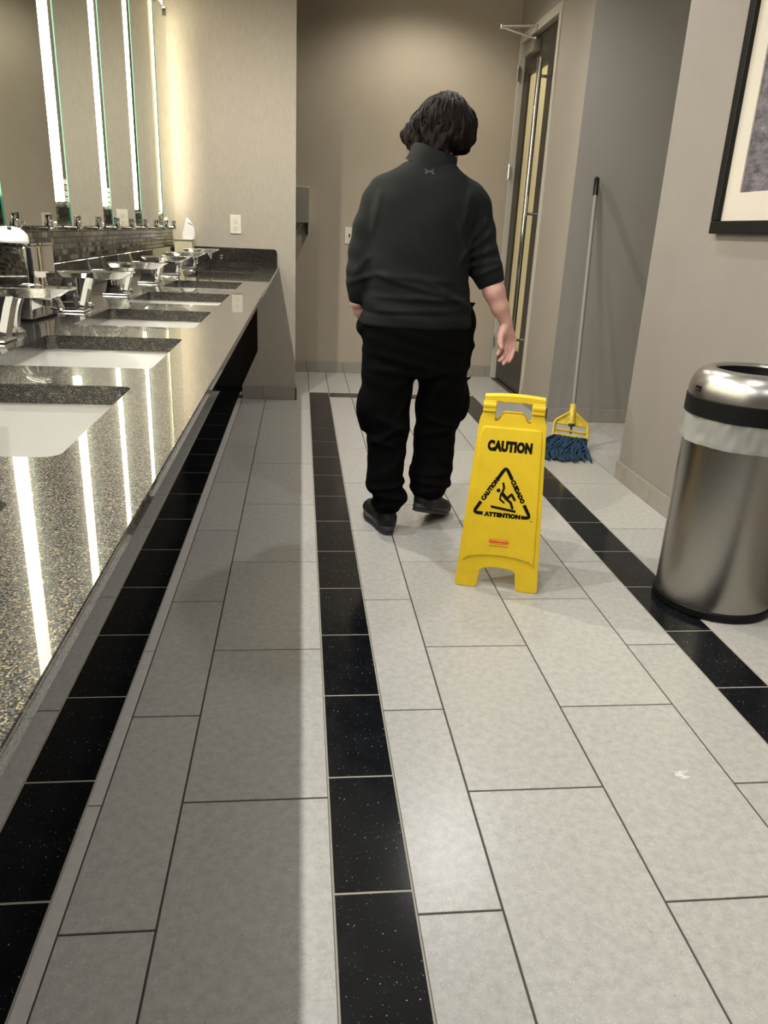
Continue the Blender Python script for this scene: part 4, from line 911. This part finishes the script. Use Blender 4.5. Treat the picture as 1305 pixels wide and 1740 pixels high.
# ---- hair: a wavy bob as one shape, with locks over it
H = Field((.34, 2.93, 1.38), (.71, 3.24, 1.66), .005)
def hh(a, b, c, r, k=.02): H.ell(hd(a, b, c), r, RT, k)
hh(.004, -.010, .022, (.086, .098, .098)); hh(-.030, -.045, -.030, (.082, .070, .072)); hh(.035, -.030, -.025, (.078, .070, .075)); hh(-.090, -.030, -.042, (.048, .055, .038)); hh(-.085, -.050, -.055, (.050, .038, .034)); hh(-.112, -.03, -.052, (.026, .035, .022)); hh(-.06, -.07, -.065, (.03, .025, .025)); hh(-.01, -.075, -.07, (.03, .022, .026)); hh(.04, -.06, -.075, (.03, .025, .028)); hh(-.004, -.058, -.092, (.070, .030, .030)); hh(.026, -.060, -.094, (.050, .030, .030)); hh(-.03, -.055, -.10, (.05, .03, .025))
hh(.082, -.005, -.010, (.042, .052, .060)); hh(.075, .020, .02, (.035, .05, .06)); hh(.060, -.035, -.043, (.043, .038, .033)); hh(0, -.060, -.060, (.080, .035, .032)); hh(.080, .030, -.028, (.022, .03, .035))
x, y, z = H.grid((slice(None),)*3); q = np.sqrt((x-HC.x)**2 + (y-HC.y)**2); an = np.arctan2(y - HC.y, x - HC.x)
cutf = fw.x*(x-HC.x) + fw.y*(y-HC.y) + fw.z*(z-HC.z) - .078                      # leave the face free
lowf = np.clip((1.53 - z)/.08, 0, 1); wv = .003*np.sin(an*19 + 3*np.sin(34*z + an*2)) + .002*np.sin(an*37 - 50*z) + .006*lowf*np.sin(85*z + 4*np.sin(an*5))*(.6 + .4*np.sin(an*7)) + .004*lowf*np.sin(an*13 + 60*z)
H.f = np.maximum(H.f - wv, cutf).astype(np.float32)
hair = pl_(H.mesh('hair', m_hair, person, 1))
rnd = random.Random(5); bm = bmesh.new()
def sdir(a, e): return sd*math.cos(a)*math.cos(e) + fw*math.sin(a)*math.cos(e) + up*math.sin(e)
for i in range(520):
    a0 = rnd.uniform(-PI*1.03, PI*.14); e0 = rnd.uniform(.1, 1.4); pts = []; n = 12; curl = rnd.uniform(-1, 1); out = rnd.uniform(-.004, .006) + (.010*rnd.random() if i % 5 == 0 else 0)
    e1 = rnd.uniform(-.92, -.35); am = rnd.uniform(.05, .13); ph = rnd.uniform(0, 6.3); fr_ = rnd.uniform(6, 10)
    for k in range(n):
        t = k/(n-1); e = e0 + (e1 - e0)*t; w8 = max(0, t - .30); a = a0 + .35*curl*t*t + am*w8*math.sin(fr_*t + ph)*1.6
        side = abs(math.cos(a)); lft = max(0, -math.cos(a))
        fl = min(1, max(0, (.12 - e)/.75)); r = .093 + .006*side + (.010*side + .040*lft)*fl + .010*w8*math.sin(fr_*1.2*t + ph*1.3) + out*t
        c = HC + Vector((0, 0, .012)) + sdir(a, e)*r - fw*.014
        if t > .75: c += (sdir(a, 0)*.010*curl*lft + sdir(a, 0)*.006*curl + up*.006*max(0, curl)*(t - .75)*4)*((t - .75)/.25)
        pts.append(c)
    if (pts[-1] - HC).dot(fw) > .070: continue
    tube(bm, pts, [.0012, .0025, .0032, .0036, .0038, .0040, .0040, .0038, .0034, .0028, .0018, .0005], 5, flat=.55)
tag(pl_(bm_obj('hair_locks', bm, m_hair, hair, True)), 'loose wavy locks', kind='stuff'); bpy.data.objects['hair_locks'].matrix_parent_inverse = Matrix.Identity(4)
bpy.data.objects['hair_locks'].matrix_parent_inverse = Matrix.Identity(4)
# emblem on the upper back, snapped to the cloth
dgp = bpy.context.evaluated_depsgraph_get(); dgp.update()
def back_y(x_, z_):
    best = None
    ok, loc, nn, ix = shirt.ray_cast(Vector((x_, 2.5, z_)), Vector((0, 1, 0)))
    return loc.y if ok else 2.9
bm = bmesh.new()
for sgn, cz, a0, a1 in ((1, 1.357, 195, 345), (-1, 1.333, 15, 165)):
    o_ = []
    for k in range(13):
        a = math.radians(a0 + (a1-a0)*k/12)
        o_.append([(.452 + .019*math.cos(a)*s2, cz + .014*math.sin(a)*s2) for s2 in (1.0, .68)])
    V_ = [[bm.verts.new((p[0], back_y(*p) - .0012, p[1])) for p in pr] for pr in o_]
    for a, b in zip(V_[:-1], V_[1:]): bm.faces.new((a[0], a[1], b[1], b[0]))
em = bm_obj('emblem', bm, m_logo, shirt); em['label'] = 'small faint grey emblem of two crossed arcs'
em.matrix_parent_inverse = Matrix.Identity(4)
#ENDPERSON#

# ------------------------------------------------------------------ recessed downlights (fixtures)
for i, dd in enumerate(DOWN):
    nm = ['nearest', 'second', 'third', 'fourth'][i] if i < 4 else ['behind the camera', 'above the sign', 'beyond the worker', 'by the door', 'in the alcove'][i-4]
    p = empty('downlight', (dd[0], dd[1], CEIL), (0, 0, 0), ('small round recessed ceiling light over the counter, %s along the row' % nm) if i < 4 else ('round recessed ceiling light %s' % nm), 'light', 'recessed ceiling lights')
    bm = bmesh.new(); lathe(bm, [(.05, -.001), (.066, -.001), (.064, -.006), (.052, -.008), (.05, -.001)], 28, cap0=False, cap1=False); bm_obj('trim_ring', bm, m_white, p, True)
